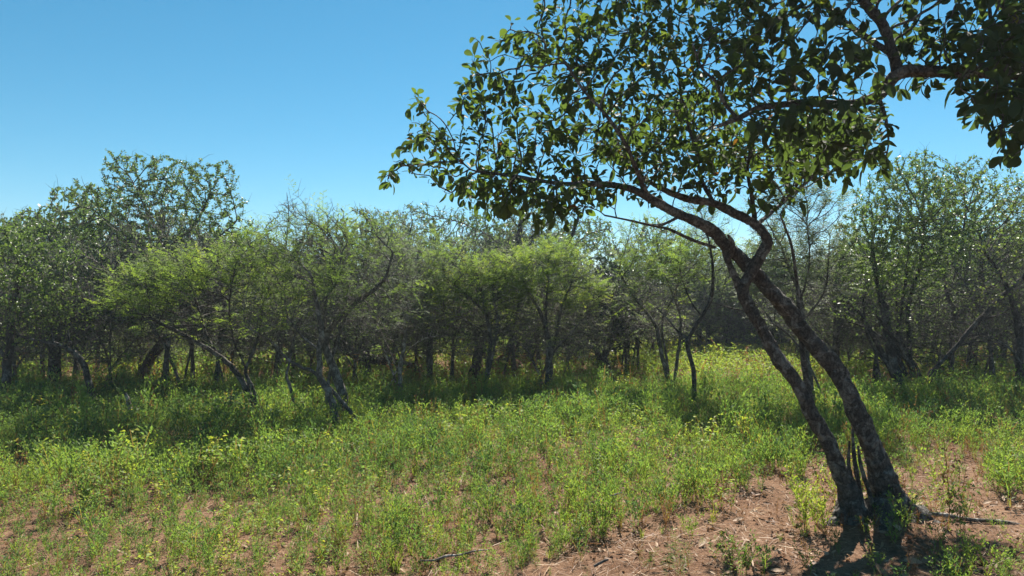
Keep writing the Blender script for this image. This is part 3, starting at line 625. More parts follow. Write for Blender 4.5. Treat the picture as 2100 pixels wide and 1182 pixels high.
T('thorn_tree', 'slim thorn tree on one crooked dark stem forked like a slingshot', 'tree', 9.9,
  [[(1424, 808, 7), (1422, 760, 6.5), (1412, 722, 6), (1412, 696, 6), (1438, 652, 5), (1458, 612, 5), (1462, 560, 4), (1455, 500, 3), (1440, 450, 2)], [(1412, 696, 5), (1390, 680, 4), (1370, 655, 3), (1345, 630, 2)], [(1440, 650, 3.5), (1418, 620, 3), (1400, 575, 3), (1390, 530, 2)], [(1458, 620, 3), (1500, 632, 2.5), (1545, 640, 2)]],
  [(1460, 480, 50, 50, .8), (1410, 560, 55, 40, .8), (1490, 540, 50, 50, .7), (1430, 430, 40, 30, .5)], 600, per=3.3, size=.075, tint=.5, twig=.5, bark=M_BARK_DARK)
T('thorn_tree', 'pale feathery thorn tree seen through the fork of the leaning tree', 'tree', 9.6,
  [[(1664, 800, 8), (1657, 740, 7), (1648, 680, 7), (1642, 610, 6), (1622, 560, 4), (1600, 500, 3)], [(1645, 660, 5), (1690, 600, 4), (1700, 520, 3)], [(1642, 620, 4), (1660, 540, 3), (1655, 460, 2.5)], [(1656, 740, 4), (1620, 690, 4), (1580, 660, 3)]],
  [(1640, 500, 100, 60), (1590, 445, 60, 50, .9), (1680, 430, 60, 50, .8), (1650, 385, 50, 35, .3), (1560, 560, 60, 50), (1690, 560, 60, 50), (1620, 620, 100, 40, .3), (1560, 630, 60, 40, .1)], 1400, per=4.2, size=.085, tint=.5, leaf_m=M_GREYLEAF, twig=.8)
# --- right
T('thorn_tree', 'tall green bushy tree on a fan of many dark stems at right', 'tree', 11.0,
  [[(1848, 785, 14), (1832, 745, 14), (1820, 690, 12.6), (1815, 640, 11.2), (1800, 590, 7), (1790, 520, 5.6)], [(1838, 785, 9.8), (1805, 715, 9.8), (1772, 655, 8.4), (1740, 620, 5.6), (1710, 590, 4.2)], [(1868, 790, 8.4), (1840, 720, 8.4), (1846, 650, 7), (1860, 560, 5.6)], [(1892, 790, 9.8), (1862, 740, 8.4), (1830, 690, 7), (1800, 650, 5.6)], [(1868, 770, 8.4), (1864, 690, 8.4), (1862, 640, 8.4), (1872, 590, 7), (1888, 540, 5.6), (1895, 460, 4.2)], [(1880, 790, 7), (1850, 730, 5.6), (1790, 680, 4.2), (1740, 660, 2.8)], [(1856, 788, 7), (1812, 740, 5.6), (1780, 690, 4.9), (1770, 620, 4.2)], [(1900, 792, 8.4), (1880, 755, 7), (1850, 700, 5.6), (1838, 620, 4.2)]],
  [(1800, 470, 85, 60), (1860, 420, 105, 60), (1770, 530, 70, 55), (1850, 360, 70, 38), (1900, 490, 90, 60), (1780, 410, 45, 35), (1840, 560, 100, 50, .7), (1800, 630, 100, 45, .15), (1850, 680, 80, 50, .04), (1800, 690, 50, 40, .03), (1890, 320, 22, 18, .9), (1930, 400, 50, 50)],
  3000, leaf='quad', leaf_m=M_OVAL, bark=M_BARK_DARK, per=8, size=.045, tint=.68, twig=.55, sides=(8, 4))
T('broadleaf_tree', 'small leaved tree on a single straight stem right of the fanned stems', 'tree', 12.6,
  [[(1950, 775, 8), (1952, 700, 7), (1955, 640, 7), (1942, 600, 5), (1930, 540, 4)], [(1955, 660, 5), (1990, 620, 5), (2010, 560, 4), (2010, 480, 3)], [(1952, 690, 4), (1925, 640, 4), (1900, 600, 3)], [(1945, 605, 4), (1965, 540, 4), (1980, 440, 3)]],
  [(1990, 450, 95, 65), (1955, 375, 65, 40, .9), (2050, 400, 75, 55, .9), (2050, 500, 80, 55), (1905, 335, 35, 22, .8), (2000, 345, 45, 28, .6), (1950, 540, 90, 50, .8), (1990, 600, 90, 40, .5)], 1500, leaf='oval', leaf_m=M_OVAL, bark=M_BARK_DARK, per=4.6, size=.05, tint=.6, twig=.5)
T('leaning_limb', 'long dark limb slanting up from the stem fan with pale dead twigs', 'branch', 10.4,
  [[(1893, 795, 6), (1912, 762, 6), (1960, 712, 6), (2010, 655, 7), (2060, 605, 8), (2112, 560, 8), (2180, 520, 7)], [(2010, 655, 4), (2060, 640, 3), (2110, 590, 2)], [(1960, 712, 3), (2010, 700, 2.5), (2060, 712, 2)], [(1935, 738, 3), (1985, 690, 2.5), (2040, 690, 2)]],
  [(2050, 620, 70, 50, .0), (2090, 560, 50, 50, .05), (1990, 690, 60, 40, 0), (2080, 680, 50, 50, 0)], 520, bark=M_BARK_DARK, twig=1.0, per=1, leaf='quad', size=.03, base_drop=True, sides=(8, 4))
T('thorn_tree', 'twiggy tree with a stout dark trunk at the right edge', 'tree', 10.2,
  [[(2092, 800, 11), (2093, 730, 11), (2088, 670, 10), (2072, 610, 7), (2050, 560, 5), (2020, 520, 3)], [(2090, 690, 7), (2120, 640, 6), (2150, 560, 5)], [(2090, 740, 4), (2050, 700, 3), (2010, 690, 2)]],
  [(2080, 590, 60, 50, .5), (2140, 480, 90, 80), (2060, 510, 55, 45, .7), (2090, 420, 50, 50, .7), (2050, 640, 70, 50, .1), (2070, 720, 60, 50, .05), (2010, 600, 50, 40, .2)], 1300, leaf='quad', leaf_m=M_OVAL, bark=M_BARK_DARK, per=4.5, size=.038, tint=.75, twig=.9)
T('broadleaf_tree', 'stout short trunked tree in shade behind the slanting limb', 'tree', 15.5,
  [[(1992, 745, 13), (1996, 700, 12), (2002, 650, 10), (1990, 600, 7)], [(2000, 670, 7), (2030, 630, 6), (2060, 580, 4)]],
  [(2000, 560, 90, 50), (2070, 560, 70, 50), (1930, 590, 60, 40), (2010, 500, 90, 50)], 800, leaf='oval', leaf_m=M_OVAL, bark=M_BARK_DARK, per=5, size=.07, tint=.55, step=.14, kill=.18, tip=.004, twig=.3)
# --- behind the centre
T('thorn_tree', 'grey green tall tree rising between the open sky and centre canopy', 'tree', 15.0,
  [[(795, 760, 8), (792, 680, 8), (790, 600, 7), (780, 540, 5), (770, 480, 4)], [(790, 600, 5), (740, 540, 4), (700, 500, 3)], [(788, 560, 4), (830, 510, 3), (845, 460, 2.5)]],
  [(765, 455, 42, 32, .9), (700, 490, 45, 35, .8), (800, 500, 70, 50), (845, 450, 35, 30, .8), (740, 430, 20, 16, .7), (780, 560, 80, 40), (720, 550, 60, 40)], 1000, leaf='quad', leaf_m=M_GREYLEAF, per=6, size=.055, tint=.45, step=.12, kill=.15, tip=.0045, twig=.5)
T('flat_topped_tree', 'dark flat topped tree with a visible trunk above the bright thorn crowns', 'tree', 16.5,
  [[(1058, 745, 10), (1056, 640, 10), (1057, 520, 8), (1066, 470, 7), (1072, 430, 5)], [(1057, 530, 4), (1010, 490, 3), (960, 462, 2), (900, 445, 1.5)], [(1060, 510, 4), (1110, 470, 3), (1140, 440, 2)], [(1066, 470, 3), (1040, 440, 2.5), (1000, 420, 2)]],
  [(1060, 430, 90, 32), (975, 450, 70, 32), (900, 455, 55, 32), (860, 430, 40, 22, .8), (1120, 440, 55, 35), (1000, 490, 90, 25, .6), (930, 500, 60, 25, .4)], 2400, leaf='quad', leaf_m=M_OVAL, bark=M_BARK_DARK, per=7, size=.05, tint=.42, step=.13, kill=.16, tip=.0045, twig=.5)
T('flat_topped_tree', 'dark open crowned tree behind the tip of the leaning canopy', 'tree', 17.5,
  [[(1165, 745, 9), (1162, 640, 9), (1160, 540, 7), (1170, 490, 6), (1185, 450, 4)], [(1160, 540, 3), (1120, 500, 2.5), (1090, 470, 2)], [(1165, 510, 3), (1210, 480, 2.5), (1245, 470, 2)]],
  [(1180, 485, 60, 35), (1230, 465, 35, 25), (1150, 450, 60, 35), (1225, 500, 45, 25), (1120, 500, 50, 30, .7)], 1500, leaf='quad', leaf_m=M_OVAL, bark=M_BARK_DARK, per=7, size=.05, tint=.4, step=.13, kill=.16, tip=.0045, twig=.5)
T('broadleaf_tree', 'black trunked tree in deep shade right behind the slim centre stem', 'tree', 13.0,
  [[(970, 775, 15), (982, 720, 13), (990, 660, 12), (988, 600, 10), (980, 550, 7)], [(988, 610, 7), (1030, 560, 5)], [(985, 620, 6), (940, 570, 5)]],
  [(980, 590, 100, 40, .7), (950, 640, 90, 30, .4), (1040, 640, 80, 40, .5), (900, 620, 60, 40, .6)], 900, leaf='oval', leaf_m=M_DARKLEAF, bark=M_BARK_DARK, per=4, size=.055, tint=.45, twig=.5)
T('thorn_tree', 'bare twiggy treetop poking up beside the left trees into blue sky', 'tree', 11.5,
  [[(575, 790, 7), (570, 720, 6), (572, 650, 4), (580, 580, 3), (586, 510, 2.2), (592, 440, 1.4), (588, 395, .8)], [(580, 580, 4), (560, 520, 3), (545, 470, 2)], [(585, 540, 4), (620, 490, 3), (640, 450, 2)]],
  [(590, 455, 45, 40, .35), (560, 500, 50, 45, .5), (630, 490, 50, 40, .4), (580, 560, 80, 45, .6)], 700, leaf='quad', leaf_m=M_GREYLEAF, per=4, size=.04, tint=.5, twig=1.0, tip=.0035)
# fallen log, broken stick
def log(name, label, cat, Y, pts, mat, sides=10):
    g = Geo(); p = np.array([[*P(a[0], a[1], Y + a[3]), a[2] * Y / FPX] for a in pts]); b = p[0, :3].copy()
    q = spline(p, 8); tube(g, q[:, :3], q[:, 3], sides, .5, .12)
    o = g.build(name, mat, None, True, b); o.location = b; tag(o, label, cat); return o
log('fallen_log', 'dark fallen trunk lying aslant under the thicket', 'log', 11.6, [(690, 700, 10, -.2), (722, 722, 11, 0), (770, 738, 10, .2), (800, 741, 9, .5), (850, 752, 7, 1.0)], M_BARK_DARK)
log('broken_stick', 'short broken dead stem standing in tall green herbs at left', 'stick', 8.2, [(284, 900, 5, 0), (270, 850, 5, 0), (262, 820, 4.5, 0), (257, 806, 2, 0)], M_DEAD, 7)

# ------------------------------------------------------------------ far rows: one of each kind, then copies
Y0 = 18.0
def proto(name, label, stems, lobes, **kw):
    return make_tree(name, label, 'tree', Y0, stems, lobes, step=.13, kill=.16, tip=.005, depth=1.0, group='trees in the far rows', **kw)
far_a = proto('thorn_tree', 'grey green rounded thorn tree in the far rows behind the thicket', [[(1050, 730, 7), (1045, 690, 6), (1040, 650, 5), (1020, 610, 4)], [(1052, 730, 6), (1065, 680, 5), (1085, 640, 4)], [(1045, 690, 4), (1060, 620, 3)]],
  [(1000, 590, 60, 40), (1060, 570, 70, 45), (1110, 600, 60, 40), (1040, 540, 45, 28), (1050, 640, 90, 35, .5), (1040, 690, 100, 32, .5)], n_attr=1800, leaf='quad', leaf_m=M_GREYLEAF, per=6, size=.075, tint=.4, twig=.5)
far_b = proto('broadleaf_tree', 'darker leafy broad crowned tree in the far rows behind the thicket', [[(1050, 735, 8), (1052, 690, 8), (1048, 640, 7), (1030, 590, 5)], [(1050, 660, 6), (1090, 610, 4)]],
  [(1040, 560, 80, 50), (1100, 590, 60, 45), (990, 600, 60, 40), (1060, 520, 50, 30), (1060, 640, 80, 40, .7), (1050, 695, 90, 30, .5)], n_attr=1800, leaf='quad', leaf_m=M_OVAL, bark=M_BARK_DARK, per=6, size=.08, tint=.5, twig=.3)
far_c = proto('thorn_tree', 'yellow green low thorn tree in the far rows behind the thicket', [[(1050, 730, 6), (1040, 690, 5), (1010, 650, 4)], [(1052, 730, 6), (1058, 690, 5), (1050, 640, 4)], [(1054, 730, 5), (1080, 690, 4), (1110, 650, 3)]],
  [(1000, 620, 55, 30), (1050, 600, 60, 35), (1110, 625, 50, 30), (1050, 660, 90, 30, .5), (1050, 700, 90, 25, .5)], n_attr=1500, leaf='quad', leaf_m=M_FEATHER, per=6, size=.07, tint=.5, twig=.5)
far_d = make_tree('thorn_shrub', 'sparse leaved grey twiggy shrub tangled under the thicket trees', 'shrub', 12.0, [[(1050, 740, 3.5), (1040, 700, 3), (1015, 650, 2)], [(1052, 740, 3.5), (1055, 690, 3), (1060, 640, 2)], [(1054, 740, 3), (1085, 700, 2.5), (1115, 660, 2)]],
  [(1010, 660, 70, 45, .5), (1060, 640, 70, 50, .5), (1110, 670, 70, 45, .5), (1050, 705, 95, 32, .6)], n_attr=1100, leaf='quad', leaf_m=M_GREYLEAF, bark=M_BARK_GREY, per=3.5, size=.035, twig=1.1, tip=.003, step=.085, group='twiggy shrubs under the thicket')
FARS = [far_a, far_b, far_c]; FAR_Z = [0.0, 0.0, 0.0]
used = [0, 0, 0]
def put_far(px, Y, k, s):
    if Y < 24 and (530 < px < 735 or 1225 < px < 1335): s *= .72
    if Y < 24 and px > 1740: s *= 1.12
    u = (px - 1050) / FPX; x = u * Y; z = float(gz(x, Y))
    sc = (s * random.uniform(.9, 1.15), s * random.uniform(.9, 1.15), s * random.uniform(.92, 1.1))
    if used[k] == 0:
        o = FARS[k]; o.location = (x, Y, z); o.rotation_euler.z = random.uniform(0, 6.28); o.scale = sc; used[k] = 1
    else:
        copy_thing(FARS[k], (x, Y, z), random.uniform(0, 6.28), sc, FARS[k]['label'], 'trees in the far rows')
rf = random.Random(5)
for (Ya, Yb, n, lo, hi) in ((13.6, 16, 17, .95, 1.25), (17, 22, 17, 1.1, 1.45), (25, 29, 20, 1.0, 1.35), (33, 42, 22, 1.3, 1.8), (55, 70, 24, 2.0, 2.5)):
    for i in range(n):
        px = -180 + (i + rf.uniform(.1, .9)) * 2460 / n; Yq = rf.uniform(Ya, Yb)
        if 1280 < px < 1740 and Yq < 24: continue            # the open green corridor
        if 900 < px < 1230 and Yq < 14.5: continue
        put_far(px, Yq, rf.choice([0, 0, 1, 2]), rf.uniform(lo, hi) * rf.choice([.7, .85, 1, 1, 1.12, 1.3]))
for px in range(1290, 1760, 38):
    put_far(px + rf.uniform(-15, 15), rf.uniform(18.5, 22), rf.choice([0, 1, 2, 2]), rf.uniform(.75, 1.15))
first = True
for px, Yq in ((40, 10.6), (150, 11.6), (235, 10.6), (330, 10.4), (400, 11.4), (470, 12.4), (560, 11.6), (640, 12.6), (760, 11.8), (850, 12.8), (930, 11.6), (1060, 12.4), (1170, 11.8), (1230, 12.6), (1290, 15.5), (1500, 21), (1590, 19), (1720, 13.2), (1790, 12.4), (1920, 13.2), (2040, 11.6), (2120, 12.6), (-60, 10.2), (90, 12.6), (200, 13.2), (290, 12.2), (520, 13.6), (600, 13.2), (690, 14), (800, 13.4), (880, 14.2), (1000, 14.6), (1110, 14.2), (980, 12.8), (1840, 14), (1990, 13.8), (2080, 14.4), (1680, 15), (20, 12.8), (440, 10.8), (720, 11), (1285, 13.6), (1310, 15), (1345, 16.5), (1410, 19), (1460, 21.5), (1700, 12.6), (1745, 14.2), (1770, 15.5), (1640, 17), (1560, 20), (1305, 18), (1350, 19.2), (1395, 18.2), (1440, 19.6), (1485, 18.4), (1525, 19.4), (1600, 18.6), (1660, 19), (1710, 18)):
    u = (px - 1050) / FPX; loc = (u * Yq, Yq, float(gz(u * Yq, Yq))); s = rf.uniform(.75, 1.55)
    if first: far_d.location = loc; first = False
    else: copy_thing(far_d, loc, rf.uniform(0, 6.28), (s, s, s * rf.uniform(.9, 1.15)), far_d['label'], far_d['group'])

# ------------------------------------------------------------------ herb layer
def sm(a, b, x):
    t = np.clip((x - a) / (b - a), 0, 1); return t * t * (3 - 2 * t)

class HT:
    """one herb template of unit height"""
    def __init__(s): s.V = []; s.F = []; s.t = []; s.a = []
    def leaf(s, b, d, L, w, nrm, dt=0., ab=-1., droop=.1):
        d = norm(np.asarray(d)[None])[0]; side = np.cross(d, nrm); side = side / (np.linalg.norm(side) + 1e-9); up = np.cross(side, d)
        n = len(s.V)
        s.V += [b, b + d * L * .45 + side * w / 2 + up * w * .25, b + d * L - np.array([0, 0, droop * L]), b + d * L * .45 - side * w / 2 + up * w * .25]
        s.F.append([n, n + 1, n + 2, n + 3]); s.t += [dt] * 4; s.a += [ab] * 4
    def strip(s, p, q, w0, w1, ab=-1., dt=0.):
        d = q - p; th = rng.uniform(0, 6.28); side = np.array([math.cos(th), math.sin(th), 0])
        n = len(s.V); s.V += [p - side * w0, p + side * w0, q + side * w1, q - side * w1]
        s.F.append([n, n + 1, n + 2, n + 3]); s.t += [dt] * 4; s.a += [ab] * 4
    def done(s): return np.array(s.V, float), np.array(s.F), np.array(s.t), np.array(s.a)

def stem_path(h, lean, k=4):
    th = rng.uniform(0, 6.28); b = rng.normal(0, .03, 2)
    z = np.linspace(0, h, k + 1); f = (z / h) ** 1.4 * lean * h
    return np.column_stack([math.cos(th) * f + b[0] + rng.normal(0, .012, k + 1), math.sin(th) * f + b[1] + rng.normal(0, .012, k + 1), z])

def herb(kind, lod=1.0):
    t = HT(); U = np.array([0, 0, 1.])
    def at(path, f):
        x = f * (len(path) - 1); i = min(int(x), len(path) - 2); return path[i] * (1 - (x - i)) + path[i + 1] * (x - i)
    if kind == 'grass':
        for k in range(int(22 * lod)):
            th = rng.uniform(0, 6.28); o = np.array([math.cos(th), math.sin(th), 0]); b = o * rng.uniform(0, .14); h = rng.uniform(.4, 1); l = rng.uniform(.1, .6)
            p1 = b + o * l * h * .35 + U * h * .6; p2 = b + o * l * h + U * h * rng.uniform(.75, 1.0)
            t.strip(b, p1, .011, .012, dt=rng.normal(0, .05)); t.strip(p1, p2, .012, .001, dt=rng.normal(0, .05))
        return t.done()
    ns = {'lance': 4, 'ovate': 3, 'fine': 4, 'dry': 4}[kind]
    for s in range(ns):
        h = rng.uniform(.55, 1.0) if s else 1.0
        path = stem_path(h, rng.uniform(.05, .5)); stemt = .92 if kind != 'lance' else rng.choice([.9, .5, .95])
        for i in range(len(path) - 1): t.strip(path[i], path[i + 1], .008, .006, ab=stemt)
        m = int({'lance': 30, 'ovate': 15, 'fine': 40, 'dry': 9}[kind] * lod)
        for q in range(m):
            f = rng.uniform(.12, 1) ** .8 if q < m * .8 else rng.uniform(.85, 1); b = at(path, f); th = rng.uniform(0, 6.28)
            out = np.array([math.cos(th), math.sin(th), 0.])
            if kind == 'lance':
                # half of the leaves stand on short side shoots
                if rng.uniform() < .55:
                    b = b + out * rng.uniform(.03, .16) + U * rng.uniform(.02, .14); th += rng.normal(0, .8); out = np.array([math.cos(th), math.sin(th), 0.])
                t.leaf(b, out + U * rng.uniform(.5, 2.4), rng.uniform(.09, .17) * (1.15 - .4 * f), rng.uniform(.021, .04) / lod ** .5, U + rand_dirs(1)[0] * .5, rng.normal(0, .06))
            elif kind == 'fine':
                b = b + out * rng.uniform(0, .14) + U * rng.uniform(0, .05)
                t.leaf(b, out + U * rng.uniform(.3, 2), rng.uniform(.06, .12), .014 / lod ** .5, U + rand_dirs(1)[0] * .6, rng.normal(0, .05))
            elif kind == 'ovate':
                b = b + out * rng.uniform(.02, .12)
                t.leaf(b, out + U * rng.uniform(-.5, .5), rng.uniform(.06, .13), rng.uniform(.04, .085), U + rand_dirs(1)[0] * .6, rng.normal(0, .09), droop=.2)
            else:
                t.leaf(b, out + U * rng.uniform(-.6, .8), rng.uniform(.05, .12), rng.uniform(.02, .05), rand_dirs(1)[0], 0, rng.uniform(.8, 1.0))
                if q % 2: t.strip(b, b + out * .12 + U * .1, .005, .003, ab=.95)
    return t.done()

def plant_mesh(name, label, cat, kind, x, y, h, tint, lod=1.0, nt=8, wide=1.0):
    g = Geo(); n = len(x); which = rng.integers(0, nt, n); z = gz(x, y) - .01
    for k in range(nt):
        V, F, tt, ab = herb(kind, lod); q = np.where(which == k)[0]
        if not len(q): continue
        th = rng.uniform(0, 6.28, len(q)); c, s = np.cos(th)[:, None], np.sin(th)[:, None]; hh = h[q][:, None]; w = hh * wide * rng.uniform(.8, 1.25, (len(q), 1))
        X = (V[None, :, 0] * c - V[None, :, 1] * s) * w + x[q][:, None]; Yv = (V[None, :, 0] * s + V[None, :, 1] * c) * w + y[q][:, None]; Z = V[None, :, 2] * hh + z[q][:, None]
        T = np.where(ab[None] >= 0, ab[None], np.clip(tint[q][:, None] + tt[None], 0, 1))
        Fs = (np.arange(len(q)) * len(V))[:, None, None] + F[None]
        g.add(np.stack([X, Yv, Z], -1).reshape(-1, 3), Fs.reshape(-1, 4), T.ravel())
    o = g.build(name, M_HERB); return tag(o, label, cat, kind='stuff')

def points(ya, yb, per_m2, margin=1.5):
    n = int(per_m2 * (yb - ya) * (0.78 * (ya + yb) + 2 * margin))
    y = rng.uniform(ya, yb, n); x = rng.uniform(-1, 1, n) * (0.78 * yb + margin)
    q = np.abs(x) < 0.78 * y + margin
    return x[q], y[q]

def cover(x, y):
    f = fbm(x, y, 3.2, 3, 4); f2 = fbm(x, y, .8, 9, 3)
    left = sm(1.8, 5.7, y + .5 * f2 + .9 * sm(.4, -1.2, x))
    right = sm(4.7, 10.0, y + .5 * f2)
    w = sm(-.8, .8, x - (.85 + (y - 5) * .75) + .3 * f)
    m = left * (1 - w) + right * w
    c = sm(.18, -.42, -.25 - f - 1.5 * (m - .45))            # broken patches that close up with distance
    c = np.clip(.15 + .85 * c + .6 * np.exp(-((x - 2.6) ** 2 + (y - 5.0) ** 2) / .12), 0, 1)
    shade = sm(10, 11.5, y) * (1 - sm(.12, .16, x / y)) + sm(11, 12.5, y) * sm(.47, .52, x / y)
    return np.clip(c * (1 - .12 * shade), 0, 1), shade, f, f2, w

def height(x, y):
    return .13 + .09 * sm(3.8, 6.0, y) + .035 * sm(6, 9, y) + .025 * sm(0, -3, x) * sm(5, 7, y)

def layer(name, label, cat, kind, ya, yb, dens, pick, tfun, hs=1.0, lod=1.0, wide=1.0, nt=8):
    x, y = points(ya, yb, dens); c, sh, f, f2, w = cover(x, y)
    q = rng.uniform(0, 1, len(x)) < pick(x, y, c, sh, f, f2, w)
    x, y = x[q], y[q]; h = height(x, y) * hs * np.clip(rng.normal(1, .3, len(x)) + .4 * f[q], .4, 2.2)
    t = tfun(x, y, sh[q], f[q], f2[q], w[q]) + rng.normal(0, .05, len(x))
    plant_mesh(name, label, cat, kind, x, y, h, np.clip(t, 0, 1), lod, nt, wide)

base_t = lambda x, y, sh, f, f2, w: .29 + .15 * fbm(x, y, 1.1, 31, 3) + .08 * f + .08 * rng.normal(size=len(x)) - .2 * (rng.uniform(size=len(x)) < .14) + .06 * sm(7, 5, y)
layer('green_herbs', 'dense bright green narrow leaved herbs covering the clearing', 'herbs', 'lance', 2.2, 11.5, 105, lambda x, y, c, sh, f, f2, w: c, base_t, 1.0, wide=.95)
layer('leafy_weeds', 'taller leafy green weeds standing in clumps among the herbs', 'weeds', 'lance', 2.6, 11.5, 5, lambda x, y, c, sh, f, f2, w: c * np.clip(.5 + 1.5 * fbm(x, y, 1.7, 41, 3), .1, 1), lambda x, y, sh, f, f2, w: .28 + .1 * fbm(x, y, 1.7, 43, 3), 1.55, wide=.9)
layer('fine_leaved_herbs', 'soft blue green fine leaved herbs mixed through the clearing', 'herbs', 'fine', 2.2, 11.5, 34, lambda x, y, c, sh, f, f2, w: c * np.clip(.65 - f2, 0, 1), lambda x, y, sh, f, f2, w: .2 + .1 * f, .9, wide=1.2)
layer('yellowing_herbs', 'yellow green small leaved herbs, thickest in the left foreground', 'herbs', 'ovate', 2.2, 11, 40,
      lambda x, y, c, sh, f, f2, w: c * np.clip(.25 + .5 * f2 + .55 * sm(7.2, 5.5, y) * sm(.3, -1.5, x), 0.05, 1), lambda x, y, sh, f, f2, w: .52 + .09 * rng.normal(size=len(x)), 1.0)
layer('grass_tufts', 'short green grass tufts between the herbs', 'grass', 'grass', 2.2, 9, 16, lambda x, y, c, sh, f, f2, w: np.clip(c + .08, 0, 1) * .7, lambda x, y, sh, f, f2, w: .42 + .15 * rng.normal(size=len(x)), .7, wide=.9)
layer('dry_herbs', 'dry brown withered herb stems on the bare soil', 'herbs', 'dry', 2.2, 12, 22, lambda x, y, c, sh, f, f2, w: np.clip(.28 + .7 * w + .5 * sh - .15 * c, .1, 1), lambda x, y, sh, f, f2, w: .9 + 0 * x, .85)
layer('seed_stems', 'thin tall dry seed stems standing above the green herbs', 'herbs', 'dry', 3.0, 12, 2.2, lambda x, y, c, sh, f, f2, w: .3 + .7 * c, lambda x, y, sh, f, f2, w: .9 + 0 * x, 1.7, wide=.5)
layer('far_herbs', 'green undergrowth running back between the thicket trees', 'undergrowth', 'lance', 11.5, 40, 22, lambda x, y, c, sh, f, f2, w: c, lambda x, y, sh, f, f2, w: .40 + .1 * f2 - .12 * sh, 1.2, lod=.6, wide=1.5)  # darker tint under the trees puts deep shade into the leaf colour
layer('far_dry_herbs', 'brown dry undergrowth in the shade of the thicket', 'undergrowth', 'dry', 10.5, 26, 12, lambda x, y, c, sh, f, f2, w: .05 + .22 * sh, lambda x, y, sh, f, f2, w: .9 + 0 * x, 1.5, lod=1.0, wide=1.4)

# ------------------------------------------------------------------ litter, straw, clods
def litter():
    n = 19000
    y = rng.uniform(2.0, 11, n) ; x = rng.uniform(-1, 1, n) * (.78 * y + 1.2)
    f = fbm(x, y, 2.6, 21, 4); w = sm(-1.6, .6, x - (.6 + (y - 5) * .7))
    q = rng.uniform(0, 1, n) < np.clip((.15 + .75 * w) * (1 + 2.4 * f), .02, 1); x, y = x[q], y[q]; n = len(x)
    X = norm(np.column_stack([rng.normal(size=(n, 2)), rng.normal(0, .22, n)])); N = norm(np.array([0, 0, 1.]) + rand_dirs(n) * .55)
    pos = np.column_stack([x, y, gz(x, y) + rng.uniform(.008, .03, n)])
    g = Geo(); S = np.clip(np.exp(rng.normal(-3.35, .45, n)), .01, .1); Tt = np.clip(rng.normal(.36, .24, n), 0, .95); red = rng.uniform(size=n) < .008; Tt[red] = 1.0
    for k in range(4):
        V, F = t_leaf([(0, .02), (.25, .17), (.6, .23), (.9, .12), (1, .01)], rng.uniform(-.5, .6), rng.uniform(.3, 1.0)); V = V - [.5, 0, 0]
        s = np.arange(n) % 4 == k; scatter(g, V, F, pos[s], X[s], N[s], S[s], Tt[s], rng.uniform(.7, 1.2, s.sum()))
    tag(g.build('leaf_litter', M_LITTER), 'curled brown fallen leaves scattered over the bare soil', 'leaf litter', kind='stuff')
    n = 52000; y = rng.uniform(1.8, 8.5, n); x = rng.uniform(-1, 1, n) * (.78 * y + 1.0)
    th = rng.uniform(0, 6.28, n); X = norm(np.column_stack([np.cos(th), np.sin(th), rng.normal(0, .18, n)])); N = norm(np.array([0, 0, 1.]) + rand_dirs(n) * .3)
    g = Geo(); V = np.array([(-.5, -.03, 0), (.5, -.015, .05), (.5, .015, .05), (-.5, .03, 0)], float)
    scatter(g, V, TQ_F, np.column_stack([x, y, gz(x, y) + rng.uniform(.004, .022, n)]), X, N, np.exp(rng.normal(-3.0, .5, n)), np.clip(rng.normal(.35, .35, n), 0, .9), rng.uniform(.3, 1.0, n))
    tag(g.build('straw', M_LITTER), 'dry straw and grass bits strewn over the bare soil', 'straw', kind='stuff')
litter()
def clods():
    n = 5000; y = rng.uniform(2.0, 8, n); x = rng.uniform(-1, 1, n) * (.78 * y + 1); S = np.exp(rng.normal(-5.0, .45, n))
    a = np.linspace(0, 6.283, 6, endpoint=False); V = []
    for z, r in ((-.5, .6), (0, 1), (.55, .75), (.8, .15)):
        V += [(r * math.cos(q) * rng.uniform(.75, 1.2), r * math.sin(q) * rng.uniform(.75, 1.2), z * rng.uniform(.8, 1.1)) for q in a]
    F = np.array([(k * 6 + i, k * 6 + (i + 1) % 6, k * 6 + 6 + (i + 1) % 6, k * 6 + 6 + i) for k in range(3) for i in range(6)])
    g = Geo(); th = rng.uniform(0, 6.28, n)
    scatter(g, np.array(V), F, np.column_stack([x, y, gz(x, y) + S * .3]), np.column_stack([np.cos(th), np.sin(th), 0 * th]), norm(np.array([0, 0, 1.]) + rand_dirs(n) * .4), S, np.full(n, .5), rng.uniform(.7, 1.1, n))
    tag(g.build('soil_clods', M_SOIL), 'small crumbs and clods of dry red brown soil', 'soil clods', kind='stuff')
clods()

# ------------------------------------------------------------------ single plants and sticks one can point to
def single_herb(name, label, cat, px, py, Y, h, kind, tint, n=3, spread=.06, wide=1.0, lod=1.3):
    b = P(px, py, Y); b[2] = float(gz(b[0], b[1])); g = Geo()
    root = empty(name, b); tag(root, label, cat)
    gs = Geo()
    for k in range(n):
        V, F, tt, ab = herb(kind, lod); th = rng.uniform(0, 6.28); s = h * rng.uniform(.7, 1.0) if k else h
        o = rng.normal(0, spread, 2); R = np.array([[math.cos(th), -math.sin(th), 0], [math.sin(th), math.cos(th), 0], [0, 0, 1]])
        V = V * [wide, wide, 1] @ R.T * s + [o[0], o[1], -.01]
        st = ab >= 0; fm = st[F[:, 0]]
        if fm.any(): gs.add(V, F[fm], np.where(st, ab, .9))
        g.add(V, F[~fm], np.clip(tint + tt, 0, 1))
    if gs.n: gs.build('stem', M_HERB, root)['kind'] = 'stuff'
    g.build('leaf', M_HERB, root)['kind'] = 'stuff'
    return root
single_herb('leafy_forb', 'upright bright leafy forb just left of the leaning tree base', 'herb', 1662, 1085, 4.75, .36, 'lance', .45, 4, .05, 1.0)
